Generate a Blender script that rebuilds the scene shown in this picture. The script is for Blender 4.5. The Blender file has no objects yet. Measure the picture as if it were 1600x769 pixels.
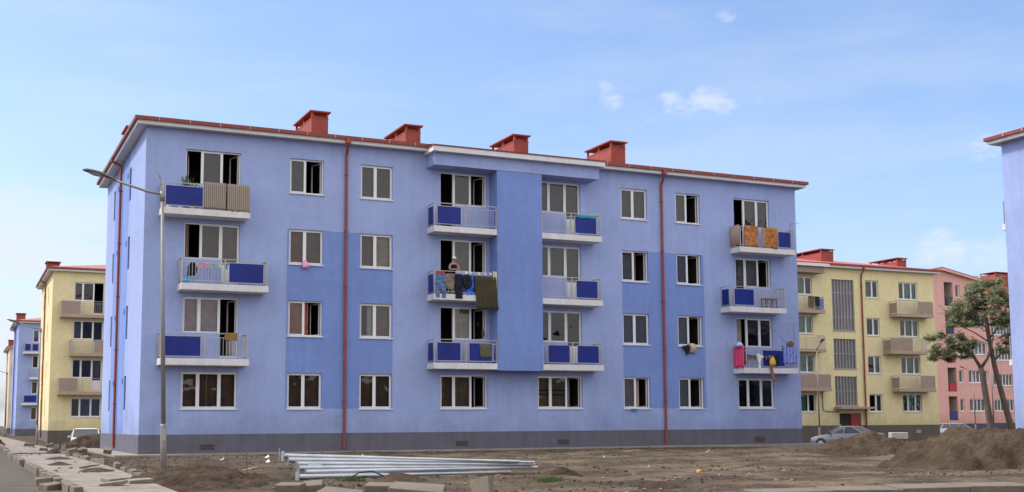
import bpy, bmesh, math, random
from mathutils import Vector, Matrix, noise
R = math.radians
S = bpy.context.scene
COL = S.collection

# ------------------------------------------------------------------ camera
YAW, PIT, ROL = 0.43827, 0.104756, -0.006401
Fv = Vector((math.sin(YAW)*math.cos(PIT), math.cos(YAW)*math.cos(PIT), math.sin(PIT)))
Rv = Vector((math.cos(YAW), -math.sin(YAW), 0))
Uv = Rv.cross(Fv)
R2 = Rv*math.cos(ROL) + Uv*math.sin(ROL)
U2 = -Rv*math.sin(ROL) + Uv*math.cos(ROL)
cam = bpy.data.objects.new('camera', bpy.data.cameras.new('camera'))
COL.objects.link(cam); S.camera = cam
cam.data.sensor_width = 36; cam.data.lens = 36*1844.04/1600
cam.data.shift_y = (466.05-384.5)/1600
cam.data.clip_end = 8000; cam.data.clip_start = 0.1
M = Matrix((R2, U2, -Fv)).transposed().to_4x4(); M.translation = Vector((-6.4098, -47.9252, 1.1987))
cam.matrix_world = M

# ------------------------------------------------------------------ light
SUN_EL, SUN_AZ = 48, -62          # azimuth from +Y towards +X: the sun stands left and a little behind the blocks
sd = Vector((math.sin(R(SUN_AZ))*math.cos(R(SUN_EL)), math.cos(R(SUN_AZ))*math.cos(R(SUN_EL)), math.sin(R(SUN_EL))))
sun = bpy.data.objects.new('sun', bpy.data.lights.new('sun', 'SUN')); COL.objects.link(sun)
sun.data.energy = 2.8; sun.data.angle = R(9); sun.data.color = (1.0, 0.95, 0.87)
sun.rotation_euler = sd.to_track_quat('Z', 'Y').to_euler()
SKY_STRENGTH = 0.15
S.view_settings.view_transform = 'Standard'; S.view_settings.look = 'None'
S.view_settings.exposure = 0.3; S.view_settings.gamma = 1
world = bpy.data.worlds.new('World'); S.world = world; world.use_nodes = True
wn = world.node_tree; wn.nodes.clear()
def N(t, typ, **kw):
    n = t.nodes.new(typ)
    for k, v in kw.items():
        if k.startswith('i_'): n.inputs[int(k[2:])].default_value = v
        else: setattr(n, k, v)
    return n
def math_node(t, op, a, b=None, clamp=False):
    n = t.nodes.new('ShaderNodeMath'); n.operation = op; n.use_clamp = clamp
    for i, v in enumerate((a, b)):
        if v is None: continue
        if isinstance(v, (int, float)): n.inputs[i].default_value = v
        else: t.links.new(v, n.inputs[i])
    return n.outputs[0]
def build_world():
    L = wn.links.new
    sky = N(wn, 'ShaderNodeTexSky', sky_type='NISHITA'); sky.sun_disc = False
    sky.sun_elevation = R(SUN_EL); sky.sun_rotation = R(SUN_AZ); sky.altitude = 50
    sky.air_density = 1.0; sky.dust_density = 2.2; sky.ozone_density = 1.0
    geo = N(wn, 'ShaderNodeTexCoord'); vec = geo.outputs['Generated']
    sep = N(wn, 'ShaderNodeSeparateXYZ'); L(vec, sep.inputs[0])
    az = math_node(wn, 'ARCTAN2', sep.outputs[0], sep.outputs[1])
    el = math_node(wn, 'ARCSINE', sep.outputs[2])
    # soft cloud wisps
    def nz(scale, det, rough, stretch=2.2):
        mp = N(wn, 'ShaderNodeMapping'); mp.inputs['Scale'].default_value = (1, 1, stretch); L(vec, mp.inputs[0])
        t = N(wn, 'ShaderNodeTexNoise'); t.inputs['Scale'].default_value = scale; t.inputs['Detail'].default_value = det
        t.inputs['Roughness'].default_value = rough; L(mp.outputs[0], t.inputs[0]); return t.outputs[0]
    n1 = nz(62, 8, .68, 2.0); n2 = nz(9, 6, .62, 3.5)
    tot = None
    patches = [(.5252,.273,.014,.016,.75),(.5200,.281,.008,.008,.6),(.592,.2590,.030,.008,.8),(.648,.266,.012,.006,.6),(.6200,.2600,.018,.010,.8),(.5772,.2690,.018,.009,.8),(.6075,.2665,.022,.015,1.0),(.627,.333,.012,.008,.7),
               (.6894,.2673,.008,.008,.6),(.79,.1339,.026,.020,1.0),(.826,.1284,.032,.018,.8),(.829,.2140,.030,.016,.7),
               (.575,.2520,.030,.007,.5),(.6335,.2538,.010,.007,.35)]
    for a0, e0, w, h, s in patches:
        w *= 1.25; h *= 1.2
        da = math_node(wn, 'DIVIDE', math_node(wn, 'SUBTRACT', az, a0), w)
        de = math_node(wn, 'DIVIDE', math_node(wn, 'SUBTRACT', el, e0), h)
        r = math_node(wn, 'ADD', math_node(wn, 'MULTIPLY', da, da), math_node(wn, 'MULTIPLY', de, de))
        m = math_node(wn, 'SUBTRACT', 1.0, r, True)
        m = math_node(wn, 'MULTIPLY', m, s)
        tot = m if tot is None else math_node(wn, 'MAXIMUM', tot, m)
    puff = math_node(wn, 'MULTIPLY', math_node(wn, 'SUBTRACT', math_node(wn, 'ADD', n1, math_node(wn, 'MULTIPLY', tot, .42)), .60, True), 2.6, True)
    puff = math_node(wn, 'MULTIPLY', puff, math_node(wn, 'MULTIPLY', tot, 1.6, True))
    # bank of thin cloud low in the west
    ma = N(wn, 'ShaderNodeMapRange', interpolation_type='SMOOTHSTEP'); L(az, ma.inputs[0])
    ma.inputs[1].default_value = .50; ma.inputs[2].default_value = -.05; ma.inputs[3].default_value = .0; ma.inputs[4].default_value = 1
    me = N(wn, 'ShaderNodeMapRange', interpolation_type='SMOOTHSTEP'); L(el, me.inputs[0])
    me.inputs[1].default_value = .235; me.inputs[2].default_value = .135; me.inputs[3].default_value = 0; me.inputs[4].default_value = 1
    mn = N(wn, 'ShaderNodeMapRange', interpolation_type='SMOOTHSTEP'); L(n2, mn.inputs[0])
    mn.inputs[1].default_value = .36; mn.inputs[2].default_value = .56; mn.inputs[3].default_value = .25; mn.inputs[4].default_value = 1
    bank = math_node(wn, 'MULTIPLY', math_node(wn, 'MULTIPLY', ma.outputs[0], me.outputs[0]), mn.outputs[0])
    bank = math_node(wn, 'MULTIPLY', bank, .85)
    veil = N(wn, 'ShaderNodeMapRange', interpolation_type='SMOOTHSTEP'); L(nz(3.2, 7, .6, 5.0), veil.inputs[0])
    veil.inputs[1].default_value = .42; veil.inputs[2].default_value = .72; veil.inputs[3].default_value = 0; veil.inputs[4].default_value = .22
    cl = math_node(wn, 'MAXIMUM', math_node(wn, 'MAXIMUM', math_node(wn, 'MULTIPLY', puff, .66), bank), veil.outputs[0])
    tint = N(wn, 'ShaderNodeMix', data_type='RGBA', blend_type='MULTIPLY'); tint.inputs[0].default_value = 1
    L(sky.outputs[0], tint.inputs[6]); tint.inputs[7].default_value = (1.05, 1.14, 1.31, 1)
    mix = N(wn, 'ShaderNodeMix', data_type='RGBA'); L(cl, mix.inputs[0]); L(tint.outputs[2], mix.inputs[6])
    mix.inputs[7].default_value = (4.6, 4.9, 5.4, 1)
    # broken bright cloud, unseen, added overhead and behind the camera to light the facade
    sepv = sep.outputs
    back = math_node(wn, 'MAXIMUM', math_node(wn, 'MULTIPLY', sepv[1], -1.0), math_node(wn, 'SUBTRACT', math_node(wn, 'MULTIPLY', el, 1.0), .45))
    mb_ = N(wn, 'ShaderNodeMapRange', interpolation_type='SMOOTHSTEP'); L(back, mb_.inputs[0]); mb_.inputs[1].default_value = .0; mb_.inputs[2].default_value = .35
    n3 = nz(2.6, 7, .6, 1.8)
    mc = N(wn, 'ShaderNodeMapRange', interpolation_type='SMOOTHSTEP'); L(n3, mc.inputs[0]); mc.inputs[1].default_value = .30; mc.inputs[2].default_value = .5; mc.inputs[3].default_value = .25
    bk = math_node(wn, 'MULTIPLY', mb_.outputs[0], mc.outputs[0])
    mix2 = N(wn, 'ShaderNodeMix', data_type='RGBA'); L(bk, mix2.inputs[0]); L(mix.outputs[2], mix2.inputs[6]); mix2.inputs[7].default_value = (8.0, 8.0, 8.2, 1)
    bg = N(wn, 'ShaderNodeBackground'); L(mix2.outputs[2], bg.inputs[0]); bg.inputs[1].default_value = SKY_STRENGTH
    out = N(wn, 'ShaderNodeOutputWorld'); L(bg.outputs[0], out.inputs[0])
build_world()

# ------------------------------------------------------------------ materials
def srgb(r, g, b):
    f = lambda c: (c/255/12.92) if c/255 <= .04045 else ((c/255+.055)/1.055)**2.4
    return (f(r), f(g), f(b), 1)
MATS = {}
def mat(name, col, rough=.8, metal=0, var=.0, vscale=3., bump=0, bscale=40., col2=None, streak=0, spec=.5, tex='obj', dirt=0, stripes=None):
    if name in MATS: return MATS[name]
    m = bpy.data.materials.new(name); m.use_nodes = True; t = m.node_tree; L = t.links.new
    p = t.nodes['Principled BSDF']
    c = tuple(col)+(1,) if len(col) == 3 else tuple(col)
    p.inputs['Base Color'].default_value = c; p.inputs['Roughness'].default_value = rough
    p.inputs['Metallic'].default_value = metal; p.inputs['Specular IOR Level'].default_value = spec
    tc = N(t, 'ShaderNodeTexCoord').outputs['Object']
    out = None
    if var or col2:
        n = N(t, 'ShaderNodeTexNoise'); n.inputs['Scale'].default_value = vscale; n.inputs['Detail'].default_value = 8
        n.inputs['Roughness'].default_value = .62; L(tc, n.inputs[0])
        rp = N(t, 'ShaderNodeValToRGB'); rp.color_ramp.elements[0].position = .32; rp.color_ramp.elements[1].position = .68
        if col2: c2 = tuple(col2)+(1,) if len(col2) == 3 else tuple(col2); a, b = c, c2
        else: a = tuple(min(1, x*(1+var)) for x in c[:3])+(1,); b = tuple(x*(1-var) for x in c[:3])+(1,)
        rp.color_ramp.elements[0].color = a; rp.color_ramp.elements[1].color = b
        L(n.outputs[0], rp.inputs[0]); out = rp.outputs[0]
    if stripes:
        fr, c3, axis, width = stripes
        sp = N(t, 'ShaderNodeSeparateXYZ'); L(tc, sp.inputs[0])
        s = math_node(t, 'SINE', math_node(t, 'MULTIPLY', sp.outputs[axis], fr*2*math.pi))
        s = math_node(t, 'GREATER_THAN', s, width)
        mx = N(t, 'ShaderNodeMix', data_type='RGBA'); L(s, mx.inputs[0])
        if out: L(out, mx.inputs[6])
        else: mx.inputs[6].default_value = c
        mx.inputs[7].default_value = tuple(c3)+(1,) if len(c3) == 3 else c3; out = mx.outputs[2]
    if streak and bscale == 60:
        n = N(t, 'ShaderNodeTexNoise'); n.inputs['Scale'].default_value = 3.2; n.inputs['Detail'].default_value = 10; n.inputs['Roughness'].default_value = .75; L(tc, n.inputs[0])
        mr = N(t, 'ShaderNodeMapRange'); L(n.outputs[0], mr.inputs[0]); mr.inputs[1].default_value = .35; mr.inputs[2].default_value = .65; mr.inputs[3].default_value = .90; mr.inputs[4].default_value = 1.07
        mx = N(t, 'ShaderNodeMix', data_type='RGBA', blend_type='MULTIPLY'); mx.inputs[0].default_value = 1; L(out, mx.inputs[6]); L(mr.outputs[0], mx.inputs[7]); out = mx.outputs[2]
        # splashed dirt rising from the ground and washed patches under the eaves
        sp = N(t, 'ShaderNodeSeparateXYZ'); L(tc, sp.inputs[0])
        n = N(t, 'ShaderNodeTexNoise'); n.inputs['Scale'].default_value = .9; n.inputs['Detail'].default_value = 8; L(tc, n.inputs[0])
        a = math_node(t, 'SUBTRACT', math_node(t, 'MULTIPLY', n.outputs[0], 2.6), sp.outputs[2])
        mr = N(t, 'ShaderNodeMapRange', interpolation_type='SMOOTHSTEP'); L(a, mr.inputs[0]); mr.inputs[1].default_value = -.8; mr.inputs[2].default_value = .7; mr.inputs[3].default_value = 1; mr.inputs[4].default_value = .80
        mx = N(t, 'ShaderNodeMix', data_type='RGBA', blend_type='MULTIPLY'); mx.inputs[0].default_value = 1; L(out, mx.inputs[6]); L(mr.outputs[0], mx.inputs[7]); out = mx.outputs[2]
    if streak:
        mp = N(t, 'ShaderNodeMapping'); mp.inputs['Scale'].default_value = (2.2, 2.2, .22); L(tc, mp.inputs[0])
        n = N(t, 'ShaderNodeTexNoise'); n.inputs['Scale'].default_value = 1.3; n.inputs['Detail'].default_value = 9; n.inputs['Roughness'].default_value = .68
        L(mp.outputs[0], n.inputs[0])
        mr = N(t, 'ShaderNodeMapRange'); L(n.outputs[0], mr.inputs[0]); mr.inputs[1].default_value = .35; mr.inputs[2].default_value = .75
        mr.inputs[3].default_value = 1; mr.inputs[4].default_value = 1-streak
        mx = N(t, 'ShaderNodeMix', data_type='RGBA', blend_type='MULTIPLY'); mx.inputs[0].default_value = 1
        if out: L(out, mx.inputs[6])
        else: mx.inputs[6].default_value = c
        L(mr.outputs[0], mx.inputs[7]); out = mx.outputs[2]
    if out: L(out, p.inputs['Base Color'])
    if bump:
        n = N(t, 'ShaderNodeTexNoise'); n.inputs['Scale'].default_value = bscale; n.inputs['Detail'].default_value = 6; L(tc, n.inputs[0])
        b = N(t, 'ShaderNodeBump'); b.inputs['Strength'].default_value = bump; b.inputs['Distance'].default_value = .02
        L(n.outputs[0], b.inputs['Height']); L(b.outputs[0], p.inputs['Normal'])
    MATS[name] = m; return m
def glass_mat():
    m = bpy.data.materials.new('window_glass'); m.use_nodes = True; t = m.node_tree; L = t.links.new
    t.nodes.clear(); o = N(t, 'ShaderNodeOutputMaterial')
    tr = N(t, 'ShaderNodeBsdfTransparent'); tr.inputs[0].default_value = (.80, .82, .82, 1)
    gl = N(t, 'ShaderNodeBsdfGlossy'); gl.inputs['Roughness'].default_value = .015; gl.inputs[0].default_value = (.95, .95, .95, 1)
    tc = N(t, 'ShaderNodeTexCoord').outputs['Object']
    n = N(t, 'ShaderNodeTexNoise'); n.inputs['Scale'].default_value = 1.1; L(tc, n.inputs[0])
    b = N(t, 'ShaderNodeBump'); b.inputs['Strength'].default_value = .22; b.inputs['Distance'].default_value = .1; L(n.outputs[0], b.inputs['Height']); L(b.outputs[0], gl.inputs['Normal'])
    f = N(t, 'ShaderNodeFresnel'); f.inputs['IOR'].default_value = 1.6
    k = math_node(t, 'MULTIPLY', f.outputs[0], .85, True)
    mx = N(t, 'ShaderNodeMixShader'); L(k, mx.inputs[0]); L(tr.outputs[0], mx.inputs[1]); L(gl.outputs[0], mx.inputs[2]); L(mx.outputs[0], o.inputs[0])
    MATS['glass'] = m; return m
GLASS = glass_mat()
BLUE = mat('blue_render', (.33,.405,.685), .9, var=.08, vscale=.4, bump=.25, bscale=60, streak=.12)
BLUE_D = mat('deep_blue_render', (.190,.278,.60), .9, var=.08, vscale=.4, bump=.25, bscale=60, streak=.12)
YELL = mat('yellow_render', (.76,.66,.37), .9, var=.05, vscale=.5, bump=.25, bscale=60, streak=.06)
CREAM = mat('cream_render', (.72,.65,.50), .9, var=.03, vscale=.9, bump=.25, bscale=60, streak=.10)
PINK = mat('pink_render', (.72,.40,.36), .9, var=.03, vscale=.9, bump=.25, bscale=60, streak=.10)
PLG = mat('plinth_grey', (.125,.122,.155), .9, var=.10, vscale=1.6, bump=.4, bscale=50, streak=.22)
PLB = mat('plinth_brown', (.13,.105,.09), .9, var=.10, vscale=1.6, bump=.4, bscale=50, streak=.2)
WHITE = mat('white_plastic', (.74,.74,.76), .35)
WPAINT = mat('white_paint', (.72,.70,.70), .8, var=.06, vscale=3, streak=.12)
SOFF = mat('soffit_board', (.62,.60,.60), .8, stripes=(5.0,(.52,.5,.5),0,.95))
SLAB = mat('white_slab_concrete', (.70,.68,.68), .85, var=.07, vscale=4, streak=.15, bump=.3)
TANSLAB = mat('tan_concrete', (.42,.32,.24), .85, var=.06, vscale=3, streak=.12)
TAN = mat('tan_board', (.33,.25,.20), .8, var=.06, vscale=2, streak=.1)
ROOF = mat('red_roof_tile', (.36,.085,.055), .6, var=.15, vscale=2, stripes=(4.0,(.27,.06,.04),0,.6))
GUT = mat('red_gutter', (.23,.040,.026), .55, var=.12, vscale=4)
PIPE = mat('red_brown_pipe', (.27,.050,.034), .55, var=.15, vscale=3)
CHIM = mat('red_chimney_metal', (.27,.052,.036), .7, var=.25, vscale=2.5)
RAIL = mat('grey_rail_metal', (.42,.40,.41), .5, .3, var=.1)
PANEL = mat('blue_panel', (.006,.018,.20), .45, var=.22, vscale=1.3, spec=.3, streak=.12)
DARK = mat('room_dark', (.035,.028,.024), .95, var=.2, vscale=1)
STEEL = mat('galvanised_steel', (.52,.55,.60), .33, .75, var=.18, vscale=2.5, col2=(.40,.42,.46))
POLE = mat('lamp_pole_grey', (.25,.235,.22), .55, .3, var=.12, vscale=2)
CONC = mat('pale_concrete', (.26,.22,.18), .9, var=.16, vscale=3, bump=.6, bscale=25)
KERB = mat('kerb_concrete', (.155,.125,.096), .9, var=.16, vscale=4, bump=.6, bscale=25)
DIRT_DK = mat('dark_soil', (.075,.053,.040), .97, var=.0, vscale=3, col2=(.135,.10,.078), bump=1.0, bscale=14)
RUBBER = mat('black_rubber', (.02,.02,.02), .8)
VENTM = mat('rusty_vent', (.09,.07,.065), .8, var=.2, vscale=10)
CURT = {
 'grey': mat('grey_blind', (.085,.082,.076), .9, var=.08),
 'lgrey': mat('light_grey_blind', (.11,.11,.12), .9, var=.08),
 'brown': mat('brown_curtain', (.13,.080,.058), .9, var=.3, vscale=1.5),
 'taupe': mat('taupe_curtain', (.19,.13,.095), .9, var=.25, vscale=2),
 'beige': mat('beige_curtain', (.36,.29,.22), .9, var=.3, vscale=3),
 'white': mat('white_net_curtain', (.46,.44,.43), .9, var=.2, vscale=3),
 'pink': mat('pinkish_net_curtain', (.40,.28,.32), .9, var=.3, vscale=3),
 'red': mat('dark_red_curtain', (.17,.035,.035), .9, var=.6, vscale=5),
 'orange': mat('orange_red_curtain', (.34,.10,.055), .9, var=.4, vscale=3),
 'green': mat('green_film', (.07,.26,.15), .5, var=.2, vscale=2),
 'dgreen': mat('dark_green_film', (.04,.15,.09), .5, var=.3, vscale=2),
 'black': mat('black_cloth', (.015,.014,.016), .95),
 'band': mat('banded_curtain', (.17,.13,.09), .9, var=.25, vscale=3),
}

# ------------------------------------------------------------------ mesh helpers
class MB:
    def __init__(s): s.v = []; s.f = []; s.m = []
    def face(s, pts, mi=0):
        b = len(s.v); s.v += [tuple(p) for p in pts]; s.f.append(list(range(b, b+len(pts)))); s.m.append(mi)
    def box(s, x0, x1, y0, y1, z0, z1, mi=0):
        b = len(s.v)
        s.v += [(x0,y0,z0),(x1,y0,z0),(x1,y1,z0),(x0,y1,z0),(x0,y0,z1),(x1,y0,z1),(x1,y1,z1),(x0,y1,z1)]
        for q in ((0,3,2,1),(4,5,6,7),(0,1,5,4),(1,2,6,5),(2,3,7,6),(3,0,4,7)):
            s.f.append([b+i for i in q]); s.m.append(mi)
        return s
    def obox(s, c, size, rot=None, mi=0, jit=0, rnd=None):
        c = Vector(c); b = len(s.v)
        for dz in (-.5,.5):
            for dx, dy in ((-.5,-.5),(.5,-.5),(.5,.5),(-.5,.5)):
                p = Vector((dx*size[0], dy*size[1], dz*size[2]))
                if jit: p += Vector([rnd.uniform(-jit, jit) for _ in range(3)])
                if rot: p = rot @ p
                s.v.append(tuple(c+p))
        for q in ((0,3,2,1),(4,5,6,7),(0,1,5,4),(1,2,6,5),(2,3,7,6),(3,0,4,7)):
            s.f.append([b+i for i in q]); s.m.append(mi)
        return s
    def tube(s, pts, r, n=8, mi=0, cap=True):
        pts = [Vector(p) for p in pts]
        rs = r if isinstance(r, (list, tuple)) else [r]*len(pts)
        b = len(s.v); prev = None
        for i, p in enumerate(pts):
            d = (pts[min(i+1, len(pts)-1)] - pts[max(i-1, 0)]).normalized()
            if prev is None:
                a = d.orthogonal().normalized()
            else:
                a = (prev - d*prev.dot(d)).normalized()
            prev = a; c = d.cross(a)
            for k in range(n):
                t = 2*math.pi*k/n
                s.v.append(tuple(p + (a*math.cos(t)+c*math.sin(t))*rs[i]))
        for i in range(len(pts)-1):
            for k in range(n):
                s.f.append([b+i*n+k, b+i*n+(k+1)%n, b+(i+1)*n+(k+1)%n, b+(i+1)*n+k]); s.m.append(mi)
        if cap:
            s.f.append([b+k for k in range(n)][::-1]); s.m.append(mi)
            e = b+(len(pts)-1)*n; s.f.append([e+k for k in range(n)]); s.m.append(mi)
        return s
    def prism(s, poly, y0, y1, mi=0):      # polygon in XZ extruded along Y
        b = len(s.v); n = len(poly)
        s.v += [(x, y0, z) for x, z in poly] + [(x, y1, z) for x, z in poly]
        s.f.append([b+i for i in range(n)]); s.m.append(mi)
        s.f.append([b+n+i for i in range(n)][::-1]); s.m.append(mi)
        for i in range(n):
            j = (i+1) % n; s.f.append([b+j, b+i, b+n+i, b+n+j]); s.m.append(mi)
        return s
    def build(s, name, mats, parent=None, smooth=False, loc=None, rotz=0, bevel=0):
        me = bpy.data.meshes.new(name); me.from_pydata(s.v, [], s.f)
        if not isinstance(mats, (list, tuple)): mats = [mats]
        for m in mats: me.materials.append(m)
        me.polygons.foreach_set('material_index', s.m)
        if smooth: me.polygons.foreach_set('use_smooth', [True]*len(s.f))
        me.update()
        o = bpy.data.objects.new(name, me); COL.objects.link(o)
        if parent: o.parent = parent
        if loc is not None: o.location = loc
        if rotz: o.rotation_euler.z = rotz
        if bevel:
            bv = o.modifiers.new('bevel', 'BEVEL'); bv.width = bevel; bv.segments = 2; bv.limit_method = 'ANGLE'
        return o
def tag(o, label, cat, group=None):
    o['label'] = label; o['category'] = cat
    if group: o['group'] = group
    return o
def empty(name, label, cat, loc=(0,0,0), rotz=0, group=None):
    o = bpy.data.objects.new(name, None); COL.objects.link(o); o.location = loc; o.rotation_euler.z = rotz
    o.empty_display_size = .2
    return tag(o, label, cat, group)
def struct(o, kind='structure'): o['kind'] = kind; return o
def copy_tree(o, parent=None):
    c = o.copy(); COL.objects.link(c)
    if parent: c.parent = parent
    for ch in [x for x in COL.objects if x.parent == o]: copy_tree(ch, c)
    return c

# ------------------------------------------------------------------ ground
def sstep(a, b, x):
    t = max(0, min(1, (x-a)/(b-a))); return t*t*(3-2*t)
def road_edge(y):                           # x of the kerb along the road
    return -4.62 if y < 0 else -4.62+.8*min(1, y/45)
def gh(x, y):
    d = -.56*sstep(31.6, 34.6, x)*sstep(-12.5, -7.5, y) - .33*sstep(13.6, 17, y)*sstep(-1.2, .0, x)*sstep(48.8, 46, y)
    d -= .24*sstep(26, 30, x)*sstep(-11, -7, y)*sstep(60, 36, x)
    far = sstep(80, 20, math.hypot(x+6, y+48))
    k = sstep(-.9, -1.9, y) if -1.0 < x < 33 else 1
    n = noise.noise((x*.35, y*.35, 1.3))*.10 + noise.noise((x*1.1, y*1.1, 4.3))*.055 + noise.noise((x*3.3, y*3.3, 7.3))*.03 + noise.noise((x*8, y*8, 2.3))*.014
    rut = 0
    for ry, ph in ((-3.6, 0), (-5.6, .8), (-7.2, 1.7)):     # wheel ruts in front of the block
        yy = ry + .35*math.sin(x*.22+ph)
        rut -= .085*math.exp(-((y-yy)/.22)**2) * sstep(5, 9, x)
        rut += .06*math.exp(-((y-yy-.42)/.18)**2) * sstep(5, 9, x)
    h = d + (n+rut)*k*(.25+.75*far)
    if x < -2.1:
        e = sstep(-2.1, -2.5, x); h = h*(1-e) - .06*e
    if -1.2 < x < 33 and y > -1.1: h = min(h, -.02)
    return h
def lattice(dense0, dense1, step, far, grow=1.18):
    v = []; x = dense0
    while x <= dense1: v.append(x); x += step
    s = step; x = v[-1]
    while x < far: s *= grow; x += s; v.append(x)
    s = step; x = dense0; lo = []
    while x > -far: s *= grow; x -= s; lo.append(x)
    return lo[::-1]+v
def build_ground():
    xs = lattice(-5, 34, .13, 3500); ys = lattice(-32, 1, .13, 3500)
    mb = MB(); nx = len(xs)
    for y in ys:
        for x in xs: mb.v.append((x, y, gh(x, y)))
    for j in range(len(ys)-1):
        for i in range(nx-1):
            a = j*nx+i; mb.f.append([a, a+1, a+nx+1, a+nx]); mb.m.append(0)
    m = bpy.data.materials.new('bare_earth'); m.use_nodes = True; t = m.node_tree; L = t.links.new; p = t.nodes['Principled BSDF']
    p.inputs['Roughness'].default_value = .97; p.inputs['Specular IOR Level'].default_value = .15
    tc = N(t, 'ShaderNodeTexCoord').outputs['Object']
    def nz(sc, det, mp=None, rough=.65):
        n = N(t, 'ShaderNodeTexNoise'); n.inputs['Scale'].default_value = sc; n.inputs['Detail'].default_value = det; n.inputs['Roughness'].default_value = rough
        if mp:
            q = N(t, 'ShaderNodeMapping'); q.inputs['Scale'].default_value = mp; L(tc, q.inputs[0]); L(q.outputs[0], n.inputs[0])
        else: L(tc, n.inputs[0])
        return n.outputs[0]
    def ramp(src, *st):
        r = N(t, 'ShaderNodeValToRGB'); e = r.color_ramp.elements
        while len(e) < len(st): e.new(.5)
        for q, (po, c) in zip(e, st): q.position = po; q.color = c+(1,)
        L(src, r.inputs[0]); return r.outputs[0]
    base = ramp(nz(.55, 9, (1, 1, 1)), (.38, (.060,.043,.030)), (.50, (.112,.084,.058)), (.60, (.160,.124,.088)))
    fine = ramp(nz(7, 8), (.3, (.55,.55,.55)), (.5, (.95,.95,.95)), (.72, (1.35,1.33,1.3)))
    mx = N(t, 'ShaderNodeMix', data_type='RGBA', blend_type='MULTIPLY'); mx.inputs[0].default_value = .85; L(base, mx.inputs[6]); L(fine, mx.inputs[7])
    # damp dark soil bands lying along the block and round the lamp post
    damp = nz(.42, 9, (.30, 1.5, 1), .7)
    dr = N(t, 'ShaderNodeMapRange', interpolation_type='SMOOTHSTEP'); L(damp, dr.inputs[0]); dr.inputs[1].default_value = .49; dr.inputs[2].default_value = .58
    sp = N(t, 'ShaderNodeSeparateXYZ'); L(tc, sp.inputs[0])
    lft = N(t, 'ShaderNodeMapRange', interpolation_type='SMOOTHSTEP'); L(sp.outputs[0], lft.inputs[0]); lft.inputs[1].default_value = 5; lft.inputs[2].default_value = 0
    lf = math_node(t, 'MULTIPLY', lft.outputs[0], .55)
    dd = math_node(t, 'MAXIMUM', math_node(t, 'MULTIPLY', dr.outputs[0], .85), lf)
    m2 = N(t, 'ShaderNodeMix', data_type='RGBA'); L(dd, m2.inputs[0]); L(mx.outputs[2], m2.inputs[6])
    dk = N(t, 'ShaderNodeMix', data_type='RGBA', blend_type='MULTIPLY'); dk.inputs[0].default_value = 1; L(fine, dk.inputs[6]); dk.inputs[7].default_value = (.062,.045,.034,1)
    L(dk.outputs[2], m2.inputs[7])
    L(m2.outputs[2], p.inputs['Base Color'])
    b = N(t, 'ShaderNodeBump'); b.inputs['Strength'].default_value = .9; b.inputs['Distance'].default_value = .06; L(nz(9, 8), b.inputs['Height']); L(b.outputs[0], p.inputs['Normal'])
    o = mb.build('ground', m, smooth=True); struct(o)
    global EARTH; EARTH = m
build_ground()
ASPH = mat('dusty_asphalt', (.13,.11,.095), .97, var=.12, vscale=1.2, bump=.4, bscale=30, col2=(.085,.072,.064), spec=.1)
PAVE = mat('pale_paving', (.29,.25,.215), .9, var=.2, vscale=1.6, bump=.5, bscale=20, col2=(.15,.12,.095))
def strip(name, left, right, ys, z, m, thick=.08):
    mb = MB(); n = len(ys)
    for y in ys:
        mb.v += [(left(y), y, z), (right(y), y, z), (right(y), y, z-thick), (left(y), y, z-thick)]
    for i in range(n-1):
        a = 4*i
        for k in range(4): mb.f.append([a+k, a+(k+1) % 4, a+4+(k+1) % 4, a+4+k][::-1]); mb.m.append(0)
    mb.f.append([0,1,2,3]); mb.f.append([4*n-1,4*n-2,4*n-3,4*n-4]); mb.m += [0,0]
    return struct(mb.build(name, m))
YS = [-60+i*5 for i in range(60)]
strip('road', lambda y: road_edge(y)-7.5, lambda y: road_edge(y)-.002, YS, .0, ASPH)
strip('pavement', lambda y: road_edge(y)+.15, lambda y: -2.62-.25*max(0, (-14-y)/8), [-28+i for i in range(31)], .085, PAVE, .16)
strip('pavement_far', lambda y: road_edge(y)+.15, lambda y: -2.2, [4.5+i*4 for i in range(30)], .085, PAVE, .16)
# far road between the blocks on the right
mb = MB(); mb.box(36, 110, 14.5, 20.5, -.60, -.50); struct(mb.build('side_road', ASPH))

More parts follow.
